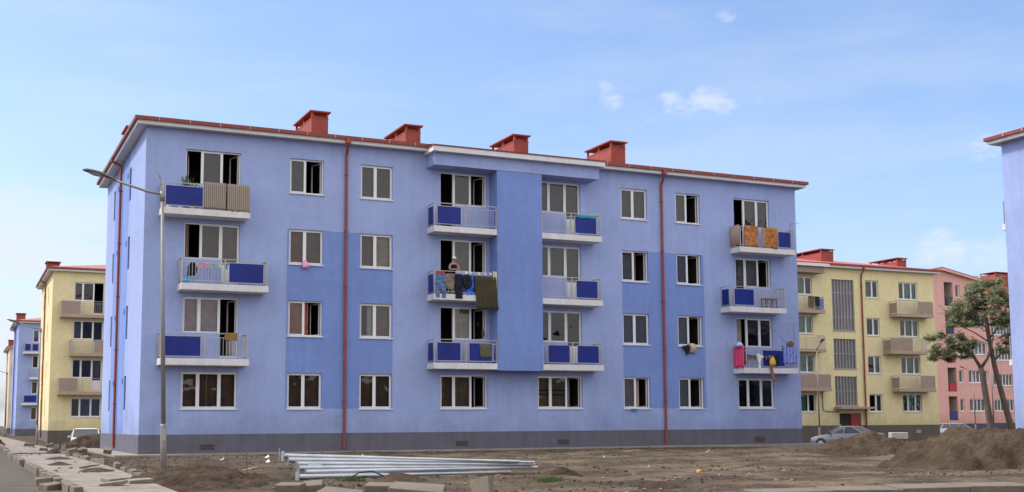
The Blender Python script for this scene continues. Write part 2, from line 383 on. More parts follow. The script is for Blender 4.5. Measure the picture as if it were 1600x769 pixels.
# ------------------------------------------------------------------ wall with openings
def wall_grid(mb, x0, x1, z0, z1, holes, accent, axis='x', off=0., depth=.14, mi=0, mia=1):
    """front skin in the plane y=off (axis x) or x=off (axis y, facing -X) with holes and reveals"""
    X = sorted(set([x0, x1]+[h[0] for h in holes]+[h[1] for h in holes]+[a[0] for a in accent]+[a[1] for a in accent]))
    Z = sorted(set([z0, z1]+[h[2] for h in holes]+[h[3] for h in holes]+[a[2] for a in accent]+[a[3] for a in accent]))
    X = [x for x in X if x0 <= x <= x1]; Z = [z for z in Z if z0 <= z <= z1]
    nx, nz = len(X)-1, len(Z)-1
    inside = lambda x, z, L: any(a[0] < x < a[1] and a[2] < z < a[3] for a in L)
    cell = [[0]*nz for _ in range(nx)]
    for i in range(nx):
        for j in range(nz):
            cx, cz = (X[i]+X[i+1])/2, (Z[j]+Z[j+1])/2
            cell[i][j] = 2 if inside(cx, cz, holes) else (1 if inside(cx, cz, accent) else 0)
    P = (lambda x, y, z: (x, off+y, z)) if axis == 'x' else (lambda x, y, z: (off+y, x, z))
    fl = (lambda q: q) if axis == 'x' else (lambda q: q[::-1])
    for i in range(nx):
        for j in range(nz):
            c = cell[i][j]; a, b, lo, hi = X[i], X[i+1], Z[j], Z[j+1]
            if c != 2:
                mb.face(fl([P(a,0,lo), P(b,0,lo), P(b,0,hi), P(a,0,hi)]), mia if c == 1 else mi)
            else:
                D = depth
                def col(ii, jj): return mia if (0 <= ii < nx and 0 <= jj < nz and cell[ii][jj] == 1) else mi
                if i == 0 or cell[i-1][j] != 2: mb.face(fl([P(a,0,lo), P(a,0,hi), P(a,D,hi), P(a,D,lo)]), col(i-1, j))
                if i == nx-1 or cell[i+1][j] != 2: mb.face(fl([P(b,0,hi), P(b,0,lo), P(b,D,lo), P(b,D,hi)]), col(i+1, j))
                if j == 0 or cell[i][j-1] != 2: mb.face(fl([P(b,0,lo), P(a,0,lo), P(a,D,lo), P(b,D,lo)]), col(i, j-1))
                if j == nz-1 or cell[i][j+1] != 2: mb.face(fl([P(a,0,hi), P(b,0,hi), P(b,D,hi), P(a,D,hi)]), col(i, j+1))

ZB, WH = 1.81, 1.47                       # sill height of the first storey, window height
def sill_z(k): return ZB+3.0*k
SLZ = lambda k: 3.50+2.97*(k-1)           # underside of the balcony slab of storey k (1..3)

def window(root, leaves, z0, z1, door=None, zdoor=None, detail=2, y=.10, sash_h=None, room=True, frame=WHITE):
    """leaves: list of (xa, xb, state, curtain); state c closed, o open inward, m missing. door: index of the leaf that runs to the floor"""
    xa, xb = leaves[0][0], leaves[-1][1]
    T = .055; mb = MB(); n = len(leaves); gl = MB(); any_glass = False
    D0, D1 = y, y+.07
    # outer frame
    mb.box(xa, xa+T, D0, D1, (zdoor if door == 0 else z0), z1)
    mb.box(xb-T, xb, D0, D1, (zdoor if door == n-1 else z0), z1)
    mb.box(xa+T, xb-T, D0, D1, z1-T, z1)
    for i, (a, b, st, cu) in enumerate(leaves):
        lo = zdoor if i == door else z0
        ia = a+T if i == 0 else a+T*.6; ib = b-T if i == n-1 else b-T*.6
        if i < n-1:                            # mullion
            mlo = min(lo, zdoor if (door == i+1) else z0)
            mb.box(b-T*.6, b+T*.6, D0-.004, D1+.004, mlo, z1-T)
        mb.box(ia, ib, D0+.001, D1-.001, lo, lo+T)
        if st == 'c':
            s = .035
            zt = z1-T; zl = lo+T
            mb.box(ia, ia+s, D0-.012, D0+.03, zl, zt); mb.box(ib-s, ib, D0-.012, D0+.03, zl, zt)
            mb.box(ia+s, ib-s, D0-.012, D0+.03, zt-s, zt); mb.box(ia+s, ib-s, D0-.012, D0+.03, zl, zl+s)
            if i == door:
                zm = lo+.78; mb.box(ia+s, ib-s, D0-.008, D0+.03, zl+s, zm)      # solid lower door panel
                gl.face([(ia+s,D0+.018,zm), (ib-s,D0+.018,zm), (ib-s,D0+.018,zt-s), (ia+s,D0+.018,zt-s)])
            else:
                gl.face([(ia+s,D0+.018,zl+s), (ib-s,D0+.018,zl+s), (ib-s,D0+.018,zt-s), (ia+s,D0+.018,zt-s)])
            any_glass = True
    W = mb.build('window', frame, root)
    if any_glass: gl.build('pane', GLASS, W)
    if detail >= 2:
        for i, (a, b, st, cu) in enumerate(leaves):
            if st in 'oO':
                lo = zdoor if i == door else z0
                ia = a+T if i == 0 else a+T*.6; ib = b-T if i == n-1 else b-T*.6
                w = ib-ia-.02; ang = R(70)
                sb = MB(); s = .045; zl, zt = lo+T+.01, z1-T-.01
                sb.box(0, s, 0, .04, zl, zt); sb.box(w-s, w, 0, .04, zl, zt)
                sb.box(s, w-s, 0, .04, zt-s, zt); sb.box(s, w-s, 0, .04, zl, zl+s)
                if i == door: sb.box(s, w-s, .005, .035, zl+s, zl+.75)
                if i == 0: o = sb.build('open_sash', frame, W, loc=(ia, D1+.01, 0), rotz=ang)
                else: o = sb.build('open_sash', frame, W, loc=(ib, D1+.05, 0), rotz=R(180)-ang)
    # curtains hanging just inside
    for i, (a, b, st, cu) in enumerate(leaves):
        if not cu: continue
        for part in cu.split('+'):
            c = part; fa, fb = 0, 1
            if ':' in part: c, r = part.split(':'); fa, fb = [float(q) for q in r.split('-')]
            lo = (zdoor if i == door else z0)
            xs0, xs1 = a+(b-a)*fa, a+(b-a)*fb
            flat = c in ('grey','lgrey','green','dgreen')
            yc = D1+(.045 if flat else .11); cb = MB(); k = 2 if flat else max(4, int((xs1-xs0)/.035))
            lastp = None
            for q in range(k+1):
                x = xs0+(xs1-xs0)*q/k; yy = yc+(0 if flat else .022*math.sin(q*1.9+a*3))
                if lastp: cb.face([(lastp[0],lastp[1],lo+.03), (x,yy,lo+.03), (x,yy,z1-.01), (lastp[0],lastp[1],z1-.01)])
                lastp = (x, yy)
            cb.build('blind' if flat else 'curtain', CURT[c], W, smooth=not flat)
            if c == 'band':
                cb2 = MB(); cb2.box(xs0, xs1, yc-.04, yc-.036, lo+.60, lo+.66); cb2.box(xs0, xs1, yc-.04, yc-.036, lo+.80, lo+.86)
                cb2.build('curtain_band', CURT['black'], W)
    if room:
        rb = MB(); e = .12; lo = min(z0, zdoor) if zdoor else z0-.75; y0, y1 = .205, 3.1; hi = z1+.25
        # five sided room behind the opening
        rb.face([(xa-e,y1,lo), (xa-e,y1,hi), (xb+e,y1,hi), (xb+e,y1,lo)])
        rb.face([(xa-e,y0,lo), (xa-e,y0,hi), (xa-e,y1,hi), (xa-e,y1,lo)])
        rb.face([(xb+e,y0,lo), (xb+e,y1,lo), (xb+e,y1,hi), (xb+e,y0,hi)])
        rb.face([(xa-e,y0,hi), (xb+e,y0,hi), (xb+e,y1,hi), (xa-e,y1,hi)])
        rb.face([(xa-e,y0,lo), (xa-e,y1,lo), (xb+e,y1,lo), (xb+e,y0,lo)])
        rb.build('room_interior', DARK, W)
    return W

def sill(W, x0, x1, z, m=None):
    MB().box(x0-.04, x1+.05, -.05, .10, z-.045, z-.003).build('sill', m or MATS['white_paint'], W)

def balcony(root, x0, x1, zs, side='both', panels=(), sidepanel=None, slabm=None, dep=.85, panelm=None, bars=True, railx=None, boards=()):
    """slab is the part; railing, panels hang on it as sub-parts. panels: x ranges of the coloured infill"""
    sl = MB().box(x0, x1, -dep, -.002, zs, zs+.26).build('balcony', slabm or SLAB, root, bevel=.012)
    zt, zl = zs+1.28, zs+.26+.10
    a, b = railx if railx else (x0+.03, x1-.06)
    mb = MB(); yf = -dep+.05; r = .02
    mb.box(a, b, yf-r, yf+r, zt-.03, zt)                       # hand rail
    mb.box(a+.05, b-.05, yf-.012, yf+.012, zt-.19, zt-.165)    # upper rail
    mb.box(a+.02, b-.02, yf-.012, yf+.012, zl, zl+.025)        # lower rail
    posts = [a, b-.04] + ([(a+b)/2-.02])
    for p in posts: mb.box(p, p+.04, yf-r-.002, yf+r+.002, zs+.26, zt-.03)
    def rng(x): return any(q[0]-.02 < x < q[1]+.02 for q in list(panels)+list(boards))
    x = a+.15
    while bars and x < b-.12:
        if not rng(x): mb.box(x, x+.018, yf-.008, yf+.008, zl+.025, zt-.19)
        x += .125
    if side in ('both', 'left'):
        mb.box(a, a+.04, yf+r, -.004, zt-.03, zt); mb.box(a+.01, a+.03, yf+r, -.004, zl, zl+.025)
        y = yf+.13
        while y < -.06 and not sidepanel: mb.box(a+.01, a+.028, y, y+.018, zl+.025, zt-.03); y += .14
        mb.box(a, a+.04, -.05, -.004, zs+.26, zt-.03)
    if side in ('both', 'right'):
        mb.box(b-.04, b, yf+r, -.004, zt-.03, zt); mb.box(b-.03, b-.01, yf+r, -.004, zl, zl+.025)
        y = yf+.13
        while y < -.06: mb.box(b-.03, b-.012, y, y+.018, zl+.025, zt-.03); y += .14
    mb.build('railing', RAIL, sl)
    for (p, q) in panels:
        f = MB(); zp0, zp1 = zs+.36, zs+1.125
        f.box(p, q, yf-.028, yf-.014, zp0, zp1).build('infill_panel', panelm or PANEL, sl)
        g = MB(); e = .025
        g.box(p-e, q+e, yf-.034, yf-.013, zp1, zp1+e); g.box(p-e, q+e, yf-.034, yf-.013, zp0-e, zp0)
        g.box(p-e, p, yf-.034, yf-.013, zp0, zp1); g.box(q, q+e, yf-.034, yf-.013, zp0, zp1)
        g.build('panel_frame', RAIL, sl)
    for (p, q) in boards:
        MB().box(p, q, yf-.03, yf-.012, zs+.02, zt-.02).build('infill_board', TAN, sl)
    if sidepanel:
        MB().box(a-.012, a-.003, yf+.12, -.12, zs+.36, zs+1.125).build('infill_panel', sidepanel, sl)
    return sl

def chimney(roof, x, y, w, l, z0, z1, m=None):
    m = m or CHIM
    mb = MB(); hz = .30                                      # louvre zone under the cap
    zt = z1-.06-hz
    mb.box(x, x+w, y, y+l, z0, zt)
    # ribs of the sheet cladding
    k = 1
    xx = x+.12
    while xx < x+w-.03: mb.box(xx-.012, xx+.012, y-.012, y, z0, zt-.03); xx += .15
    for q in (.28, .56): mb.box(x-.004, x, y, y+l, z0+(zt-z0)*q-.01, z0+(zt-z0)*q+.01)
    mb.box(x-.015, x+w+.015, y-.015, y+l+.015, zt, zt+.05)
    ps = .09
    ny = 3 if l > 1.6 else 2
    for px in (x, x+w-ps):
        for i in range(ny): py = y+(l-ps)*i/(ny-1); mb.box(px, px+ps, py, py+ps, zt+.05, z1-.06)
    for i in range(2): mb.box(x+.03, x+w-.03, y+.12+.5*i*l, y+.16+.5*i*l, zt+.05, z1-.16)
    c = mb.build('chimney', m, roof)
    MB().box(x-.10, x+w+.10, y-.10, y+l+.10, z1-.06, z1).build('chimney_cap', m, c)
    return c

def hip_roof(root, L, D, ov, ze, slope, m, chims=()):
    r = (D/2+ov); zr = ze+slope*r
    A = [(-ov,-ov,ze),(L+ov,-ov,ze),(L+ov,D+ov,ze),(-ov,D+ov,ze)]
    hip = D/2+ov
    r1, r2 = (-ov+hip, D/2, zr), (L+ov-hip, D/2, zr)
    mb = MB()
    mb.face([A[0],A[1],r2,r1]); mb.face([A[1],A[2],r2]); mb.face([A[2],A[3],r1,r2]); mb.face([A[3],A[0],r1])
    mb.face([(p[0],p[1],ze-.03) for p in A][::-1])
    for i in range(4):
        a, b = A[i], A[(i+1) % 4]; mb.face([(a[0],a[1],ze-.03),(b[0],b[1],ze-.03),b,a])
    rf = mb.build('roof', m, root)
    for (x, y, w, l, z1) in chims:
        chimney(rf, x, y, w, l, ze-.02, z1)
    return rf
def eaves(root, L, D, ov, zw, ze, fascia=WPAINT, skip=None):
    """soffit, white fascia board and the red gutter round all sides"""
    o, i = ov-.07, ov-.10
    mb = MB()
    # soffit as a ring of four boards butted end to end
    mb.box(-o, L+o, -o, -.002, zw, zw+.03); mb.box(-o, L+o, D+.002, D+o, zw, zw+.03)
    mb.box(-o, -.002, -.002, D+.002, zw, zw+.03); mb.box(L+.002, L+o, -.002, D+.002, zw, zw+.03)
    s = mb.build('soffit', SOFF, root)
    mb = MB(); f = .025; z0, z1 = zw-.02, ze-.032
    mb.box(-o-f, L+o+f, -o-f, -o, z0, z1); mb.box(-o-f, L+o+f, D+o, D+o+f, z0, z1)
    mb.box(-o-f, -o, -o, D+o, z0, z1); mb.box(L+o, L+o+f, -o, D+o, z0, z1)
    mb.build('fascia', fascia, root)
    g = .11; mb = MB(); a = o+f; gz0, gz1 = ze-.13, ze+.015
    segs = [(-a-g, L+a+g)] if not skip else [(-a-g, skip[0]), (skip[1], L+a+g)]
    for x0, x1 in segs: mb.box(x0, x1, -a-g, -a, gz0, gz1)
    mb.box(-a-g, L+a+g, D+a, D+a+g, gz0, gz1)
    mb.box(-a-g, -a, -a, D+a, gz0, gz1); mb.box(L+a, L+a+g, -a, D+a, gz0, gz1)
    gt = mb.build('gutter', GUT, root)
    mb = MB(); x = .4
    while x < L:
        if not skip or not (skip[0]-.05 < x < skip[1]+.05): mb.box(x, x+.03, -a-g-.008, -a-g, gz0-.006, gz1+.006)
        x += 1.2
    y = .5
    while y < D: mb.box(-a-g-.008, -a-g, y, y+.03, gz0-.006, gz1+.006); y += 1.2
    mb.build('gutter_clip', mat('clip_grey', (.45,.36,.33), .6), gt)
def drain(root, x, zt, ov, side='front', zb=.18, m=None, y=None):
    mb = MB(); a = ov+.05
    if side == 'front':
        mb.tube([(x-.05,-a,zt),(x-.05,-a,zt-.16),(x,-.10,zt-.62),(x,-.09,zt-.8),(x,-.09,zb+.12),(x,-.10,zb)], .062, 8)
        mb.box(x-.15, x+.05, -a-.06, -a+.10, zt-.2, zt+.03)
        z = zt-1.5
        while z > zb+.4: mb.box(x-.075, x+.075, -.165, -.0, z, z+.035); z -= 2.4
    else:
        mb.tube([(-a,y,zt),(-a,y,zt-.16),(-.10,y,zt-.32),(-.09,y,zt-.5),(-.09,y,zb)], .062, 8)
        z = zt-1.5
        while z > zb+.4: mb.box(-.165, 0, y-.075, y+.075, z, z+.035); z -= 2.4
    return mb.build('drain_pipe', m or PIPE, root, smooth=False)

# ------------------------------------------------------------------ the big blue block
L0, D0_ = 32.13, 13.34
WALL_T = 13.07; EAVE = 13.30
def split3(a, b, f1=.295, f2=.66): return [(a, a+(b-a)*f1), (a+(b-a)*f1, a+(b-a)*f2), (a+(b-a)*f2, b)]
main = empty('apartment_block', 'large light blue four storey apartment block with blue balcony panels, laundry and red chimneys', 'apartment building')
# columns: x0, x1, kind, door leaf
CX = {1:(1.56,3.78),2:(5.82,7.28),3:(8.91,10.36),4:(12.58,14.82),5:(17.31,19.61),6:(21.80,23.25),7:(24.86,26.28),8:(28.30,30.47)}
DOOR = {1:2, 4:0, 5:2, 8:0}
# state + curtain for each leaf, storey 4 first
T = {
 1:[['o|','c|grey','o|'], ['o|taupe:0-.35','c|brown','c|taupe'], ['c|pink','c|pink','o|'], ['c|brown','c|brown+beige:.4-.5','c|brown']],
 2:[['c|grey','o|'], ['c|red','c|brown'], ['c|orange','o|orange:0-.3'], ['c|brown','c|brown']],
 3:[['c|grey','c|grey'], ['c|brown','c|beige'], ['c|white:.6-1','c|taupe'], ['c|brown','c|brown']],
 4:[['o|','c|grey','o|'], ['o|','c|taupe','o|'], ['o|','c|beige','o|'], ['c|brown','c|taupe','o|']],
 5:[['c|grey','c|grey','c|grey'], ['c|grey','c|grey','c|grey'], ['c|','c|','c|'], ['c|band','c|band','o|']],
 6:[['c|grey','c|grey'], ['c|grey','o|taupe:0-.3'], ['c|lgrey','c|grey'], ['c|taupe','o|beige:0-.4']],
 7:[['c|grey','o|'], ['c|grey','o|'], ['c|lgrey','o|'], ['c|grey','o|']],
 8:[['o|','c|grey','c|grey'], ['c|lgrey:.3-1','c|grey','o|'], ['o|beige:.3-.7','c|','c|'], ['c|','c|','c|']],
}
def facade_holes(dz=3.0):
    holes = []
    for c, (a, b) in CX.items():
        for k in range(4):
            z = sill_z(k); holes.append((a, b, z, z+WH))
            if c in DOOR and k > 0:
                l = split3(a, b)[DOOR[c]]
                holes.append((l[0], l[1], SLZ(k)+.37, z))
    return holes
BAY = (14.95, 17.17)
def blue_walls(root, full=True, walls=(BLUE, BLUE_D, PLG), plane_only=False):
    acc = [(5.74, 10.38, 1.81, 9.28), (21.80, 26.42, 1.81, 9.28)]
    mb = MB()
    wall_grid(mb, 0, L0, .80, WALL_T, facade_holes(), acc, 'x', 0, .20)
    slots = []
    for k in range(4): slots += [(4.28, 4.85, sill_z(k)+.02, sill_z(k)+1.45), (9.95, 10.5, sill_z(k)+.02, sill_z(k)+1.45)]
    wall_grid(mb, 0, D0_, .80, WALL_T, slots, [(4.85, 9.95, .80, WALL_T)], 'y', 0, .16)
    mb.face([(L0,0,.8),(L0,D0_,.8),(L0,D0_,WALL_T),(L0,0,WALL_T)]); mb.face([(L0,D0_,.8),(0,D0_,.8),(0,D0_,WALL_T),(L0,D0_,WALL_T)])
    mb.face([(0,0,WALL_T+.001),(L0,0,WALL_T+.001),(L0,D0_,WALL_T+.001),(0,D0_,WALL_T+.001)])
    w = mb.build('wall', list(walls[:2]), root)
    mb = MB(); e = .018
    mb.box(-e, L0+e, -e, D0_+e, -1.0, .80).build('plinth', walls[2], root)
    # slim glazing of the side slots
    for (a, b, z0, z1) in slots:
        s = MB(); s.box(.16, .2, a, b, z0, z1)
        W = s.build('side_window', mat('slot_dark', (.06,.07,.12), .25), root)
        f = MB(); f.box(.13, .16, a, a+.05, z0, z1); f.box(.13, .16, b-.05, b, z0, z1); f.box(.13, .16, a+.05, b-.05, z1-.05, z1); f.box(.13,.16,a+.05,b-.05,z0,z0+.05)
        f.build('side_window_frame', mat('slot_frame', (.16,.2,.42), .5), W)
    for k in range(4):
        for yy in (5.35, 8.6):
            MB().box(-.03, -.001, yy, yy+.16, sill_z(k)+1.15, sill_z(k)+1.37).build('side_vent', mat('vent_cover', (.10,.15,.42), .6), root)
    return w
blue_walls(main)
for c, (a, b) in CX.items():
    for k in range(4):
        z = sill_z(k); row = T[c][3-k]
        if len(row) == 2: xs = [(a, a+(b-a)*.47), (a+(b-a)*.47, b)]
        else: xs = split3(a, b) if (k > 0 or c not in (1,)) else [(a, a+(b-a)*.30), (a+(b-a)*.30, a+(b-a)*.68), (a+(b-a)*.68, b)]
        leaves = [(p[0], p[1], s.split('|')[0], s.split('|')[1]) for p, s in zip(xs, row)]
        d = DOOR.get(c) if k > 0 else None
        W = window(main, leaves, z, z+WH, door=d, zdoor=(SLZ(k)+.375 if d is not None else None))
        if d is None: sill(W, a, b, z)
# balconies of the main block
B = main
balcony(B, .54, 4.01, SLZ(3), panels=[(.68,2.11)])
balcony(B, 1.33, 4.80, SLZ(2), panels=[(3.21,4.58)])
balcony(B, .59, 4.06, SLZ(1), panels=[(.78,2.14)])
for k, pn in ((3, [(12.12,13.22)]), (2, [(13.0,14.6)]), (1, [(12.11,13.19),(13.60,14.68)])):
    balcony(B, 11.96, BAY[0]-.004, SLZ(k), side='left', panels=pn, sidepanel=PANEL, railx=(11.98, BAY[0]-.01))
for k, pn in ((3, [(18.88,19.98)]), (2, [(18.91,20.0)]), (1, [(17.44,18.52),(18.93,20.02)])):
    balcony(B, BAY[1]+.004, 20.28, SLZ(k), side='right', panels=pn, railx=(BAY[1]+.01, 20.2))
balcony(B, 28.02, 31.38, SLZ(3), panels=[(30.35,31.11)])
balcony(B, 27.36, 30.71, SLZ(2), panels=[(27.62,28.76)], sidepanel=PANEL)
balcony(B, 28.03, 31.35, SLZ(1), panels=[(29.2,30.5)])
# projecting stair bay, beam and canopy over the middle balconies
MB().box(BAY[0], BAY[1], -.86, -.002, 3.46, 12.37).build('stair_bay', BLUE_D, main)
MB().box(11.95, 20.14, -.88, -.003, 12.372, 12.92).build('balcony_beam', BLUE, main)
mb = MB(); mb.box(11.80, 20.32, -1.16, -.004, 12.925, 13.19); mb.build('canopy', WPAINT, main)
mb = MB(); mb.face([(11.80,-1.22,13.196),(20.32,-1.22,13.196),(20.32,-.40,13.345),(11.80,-.40,13.345)]); mb.box(11.79, 20.33, -1.20, -1.165, 13.15, 13.20)
mb.box(11.79,11.80,-1.165,-.5,13.10,13.20); mb.build('canopy_sheet', GUT, main)
hip_roof(main, L0, D0_, .48, EAVE+.03, .20, ROOF, chims=[(7.32,2.2,.76,2.75,15.02),(11.75,2.2,.72,2.75,14.85),(17.24,2.2,.76,2.6,14.93),(22.58,2.2,.82,2.5,15.13),(.35,9.0,.8,1.6,15.2)])
eaves(main, L0, D0_, .44, WALL_T, EAVE+.03, skip=(11.80, 20.32))
drain(main, 8.25, 13.22, .44); drain(main, 24.03, 13.22, .44); drain(main, 0, 13.22, .44, 'side', y=7.3)
# plinth vents
for x in (2.37, 13.33, 18.32, 29.22):
    mb = MB()
    for i in range(4): mb.box(x, x+.52, -.045, -.02, .21+.055*i, .24+.055*i)
    mb.box(x-.03, x, -.045, -.019, .19, .42); mb.box(x+.52, x+.55, -.045, -.019, .19, .42)
    mb.box(x, x+.52, -.024, -.0185, .19, .42)
    mb.build('plinth_vent', VENTM, main)
# little alarm box + cable beside the second storey balcony door
MB().box(14.55,14.68,-.05,-.002,5.0,5.25).build('meter_box', VENTM, main)

# pale concrete strip round the foot of the block
mb = MB(); mb.box(-.95, L0+1.0, -1.25, -.02, -.8, .055); mb.box(-.95, -.02, -.02, D0_+1, -.8, .055)
struct(mb.build('apron_path', mat('apron_concrete', (.34,.30,.26), .9, var=.2, vscale=1.5, bump=.5, bscale=20, col2=(.22,.18,.15))))

# ------------------------------------------------------------------ sister blocks
def sister(name, label, loc, colors, panel, slabm, accent=True, xmax=L0, tan=False, wins=True):
    root = empty(name, label, 'apartment building', loc)
    mb = MB(); hs = [h for h in facade_holes() if h[1] < xmax]
    acc = [(5.74, 10.38, 1.81, 9.28), (21.80, 26.42, 1.81, 9.28)] if accent else []
    wall_grid(mb, 0, L0, .80, WALL_T, facade_holes(), acc, 'x', 0, .20)
    slots = []
    for k in range(4): slots += [(4.28, 4.85, sill_z(k)+.02, sill_z(k)+1.45), (9.95, 10.5, sill_z(k)+.02, sill_z(k)+1.45)]
    wall_grid(mb, 0, D0_, .80, WALL_T, slots, [(4.85, 9.95, .80, WALL_T)] if accent else [], 'y', 0, .06)
    mb.face([(L0,0,.8),(L0,D0_,.8),(L0,D0_,WALL_T),(L0,0,WALL_T)]); mb.face([(L0,D0_,.8),(0,D0_,.8),(0,D0_,WALL_T),(L0,D0_,WALL_T)])
    mb.build('wall', list(colors[:2]), root)
    MB().box(-.018, L0+.018, -.018, D0_+.018, -1.0, .80).build('plinth', colors[2], root)
    for (a, b, z0, z1) in slots: MB().box(.05, .08, a, b, z0, z1).build('side_window', colors[3], root)
    rnd = random.Random(hash(label) % 97)
    rnd = random.Random(len(label))
    for c, (a, b) in CX.items():
        for k in range(4):
            z = sill_z(k)
            xs = [(a, (a+b)/2-.03), ((a+b)/2-.03, b)] if c not in DOOR else split3(a, b)
            leaves = [(p[0], p[1], 'c', rnd.choice(['', 'grey', 'lgrey', '', 'brown'])) for p in xs]
            if c == 1 and k == 3: leaves[2] = (xs[2][0], xs[2][1], 'o', '')
            if c == 1 and k == 0: leaves = [(p[0], p[1], 'c', q) for p, q in zip(xs, ['taupe','lgrey','lgrey'])]
            d = DOOR.get(c) if k > 0 else None
            W = window(root, leaves, z, z+WH, door=d, zdoor=(SLZ(k)+.375 if d is not None else None), detail=1)
            if d is None: sill(W, a, b, z)
    for k, (x0, x1) in ((3,(.54,4.01)),(2,(1.33,4.8)),(1,(.56,4.06))):
        bd = {3:[(.62,2.0)],2:[(3.1,4.7)],1:[(.64,1.95)]}[k] if tan else []
        pn = [] if tan else {3:[(.7,1.3),(1.5,2.1)],2:[(3.2,4.6)],1:[(.78,2.1)]}[k]
        s = balcony(root, x0, x1, SLZ(k), panels=pn, boards=bd, slabm=slabm)
        if tan: MB().box(x0+.034, x0+.04, -.80, -.05, SLZ(k)+.27, SLZ(k)+1.2).build('infill_board', TAN, s)
    for k in (3, 2, 1):
        balcony(root, 11.78, BAY[0]-.004, SLZ(k), side='left', slabm=slabm, railx=(11.80, BAY[0]-.01))
        balcony(root, BAY[1]+.004, 20.28, SLZ(k), side='right', slabm=slabm, railx=(BAY[1]+.01, 20.2))
        balcony(root, 27.45, 31.34, SLZ(k), slabm=slabm)
    MB().box(BAY[0], BAY[1], -.86, -.002, 3.46, 12.37).build('stair_bay', colors[1], root)
    MB().box(11.95, 20.14, -.88, -.003, 12.372, 12.92).build('balcony_beam', colors[0], root)
    MB().box(11.80, 20.32, -1.16, -.004, 12.925, 13.19).build('canopy', WPAINT, root)
    hip_roof(root, L0, D0_, .48, EAVE+.03, .20, ROOF2, chims=[(7.32,2.2,.76,2.75,15.0),(22.58,2.2,.82,2.5,15.1),(.1,9.3,1.0,1.6,15.0)])
    eaves(root, L0, D0_, .44, WALL_T, EAVE+.03, skip=(11.80,20.32))
    drain(root, 8.25, 13.22, .44); drain(root, 24.03, 13.22, .44)
    drain(root, 0, 13.22, .44, 'side', y=7.3, m=colors[4])
    return root
ROOF2 = mat('faded_red_roof_tile', (.40,.16,.12), .6, var=.12, vscale=2, stripes=(4.0,(.32,.12,.09),0,.6))
SLOTY = mat('slot_tan', (.30,.25,.15), .6); SLOTB = mat('slot_blue', (.10,.13,.30), .5)
PIPEB = mat('blue_drain_pipe', (.06,.07,.36), .5)
sister('apartment_block', 'yellow apartment block with tan balconies, first behind the big blue block on the left', (-.1, 49.0, 0), (YELL, YELL, PLB, SLOTY, PIPE), None, TANSLAB, accent=False, tan=True)
sister('apartment_block', 'small distant light blue apartment block beyond the yellow block on the left', (-.3, 100, 0), (BLUE, BLUE_D, PLG, SLOTB, PIPEB), None, SLAB)
sister('apartment_block', 'cream apartment block, farthest of the row and cut by the left picture edge', (.6, 150, 0), (CREAM, CREAM, PLG, SLOTY, PIPE), None, TANSLAB, accent=False, tan=True)

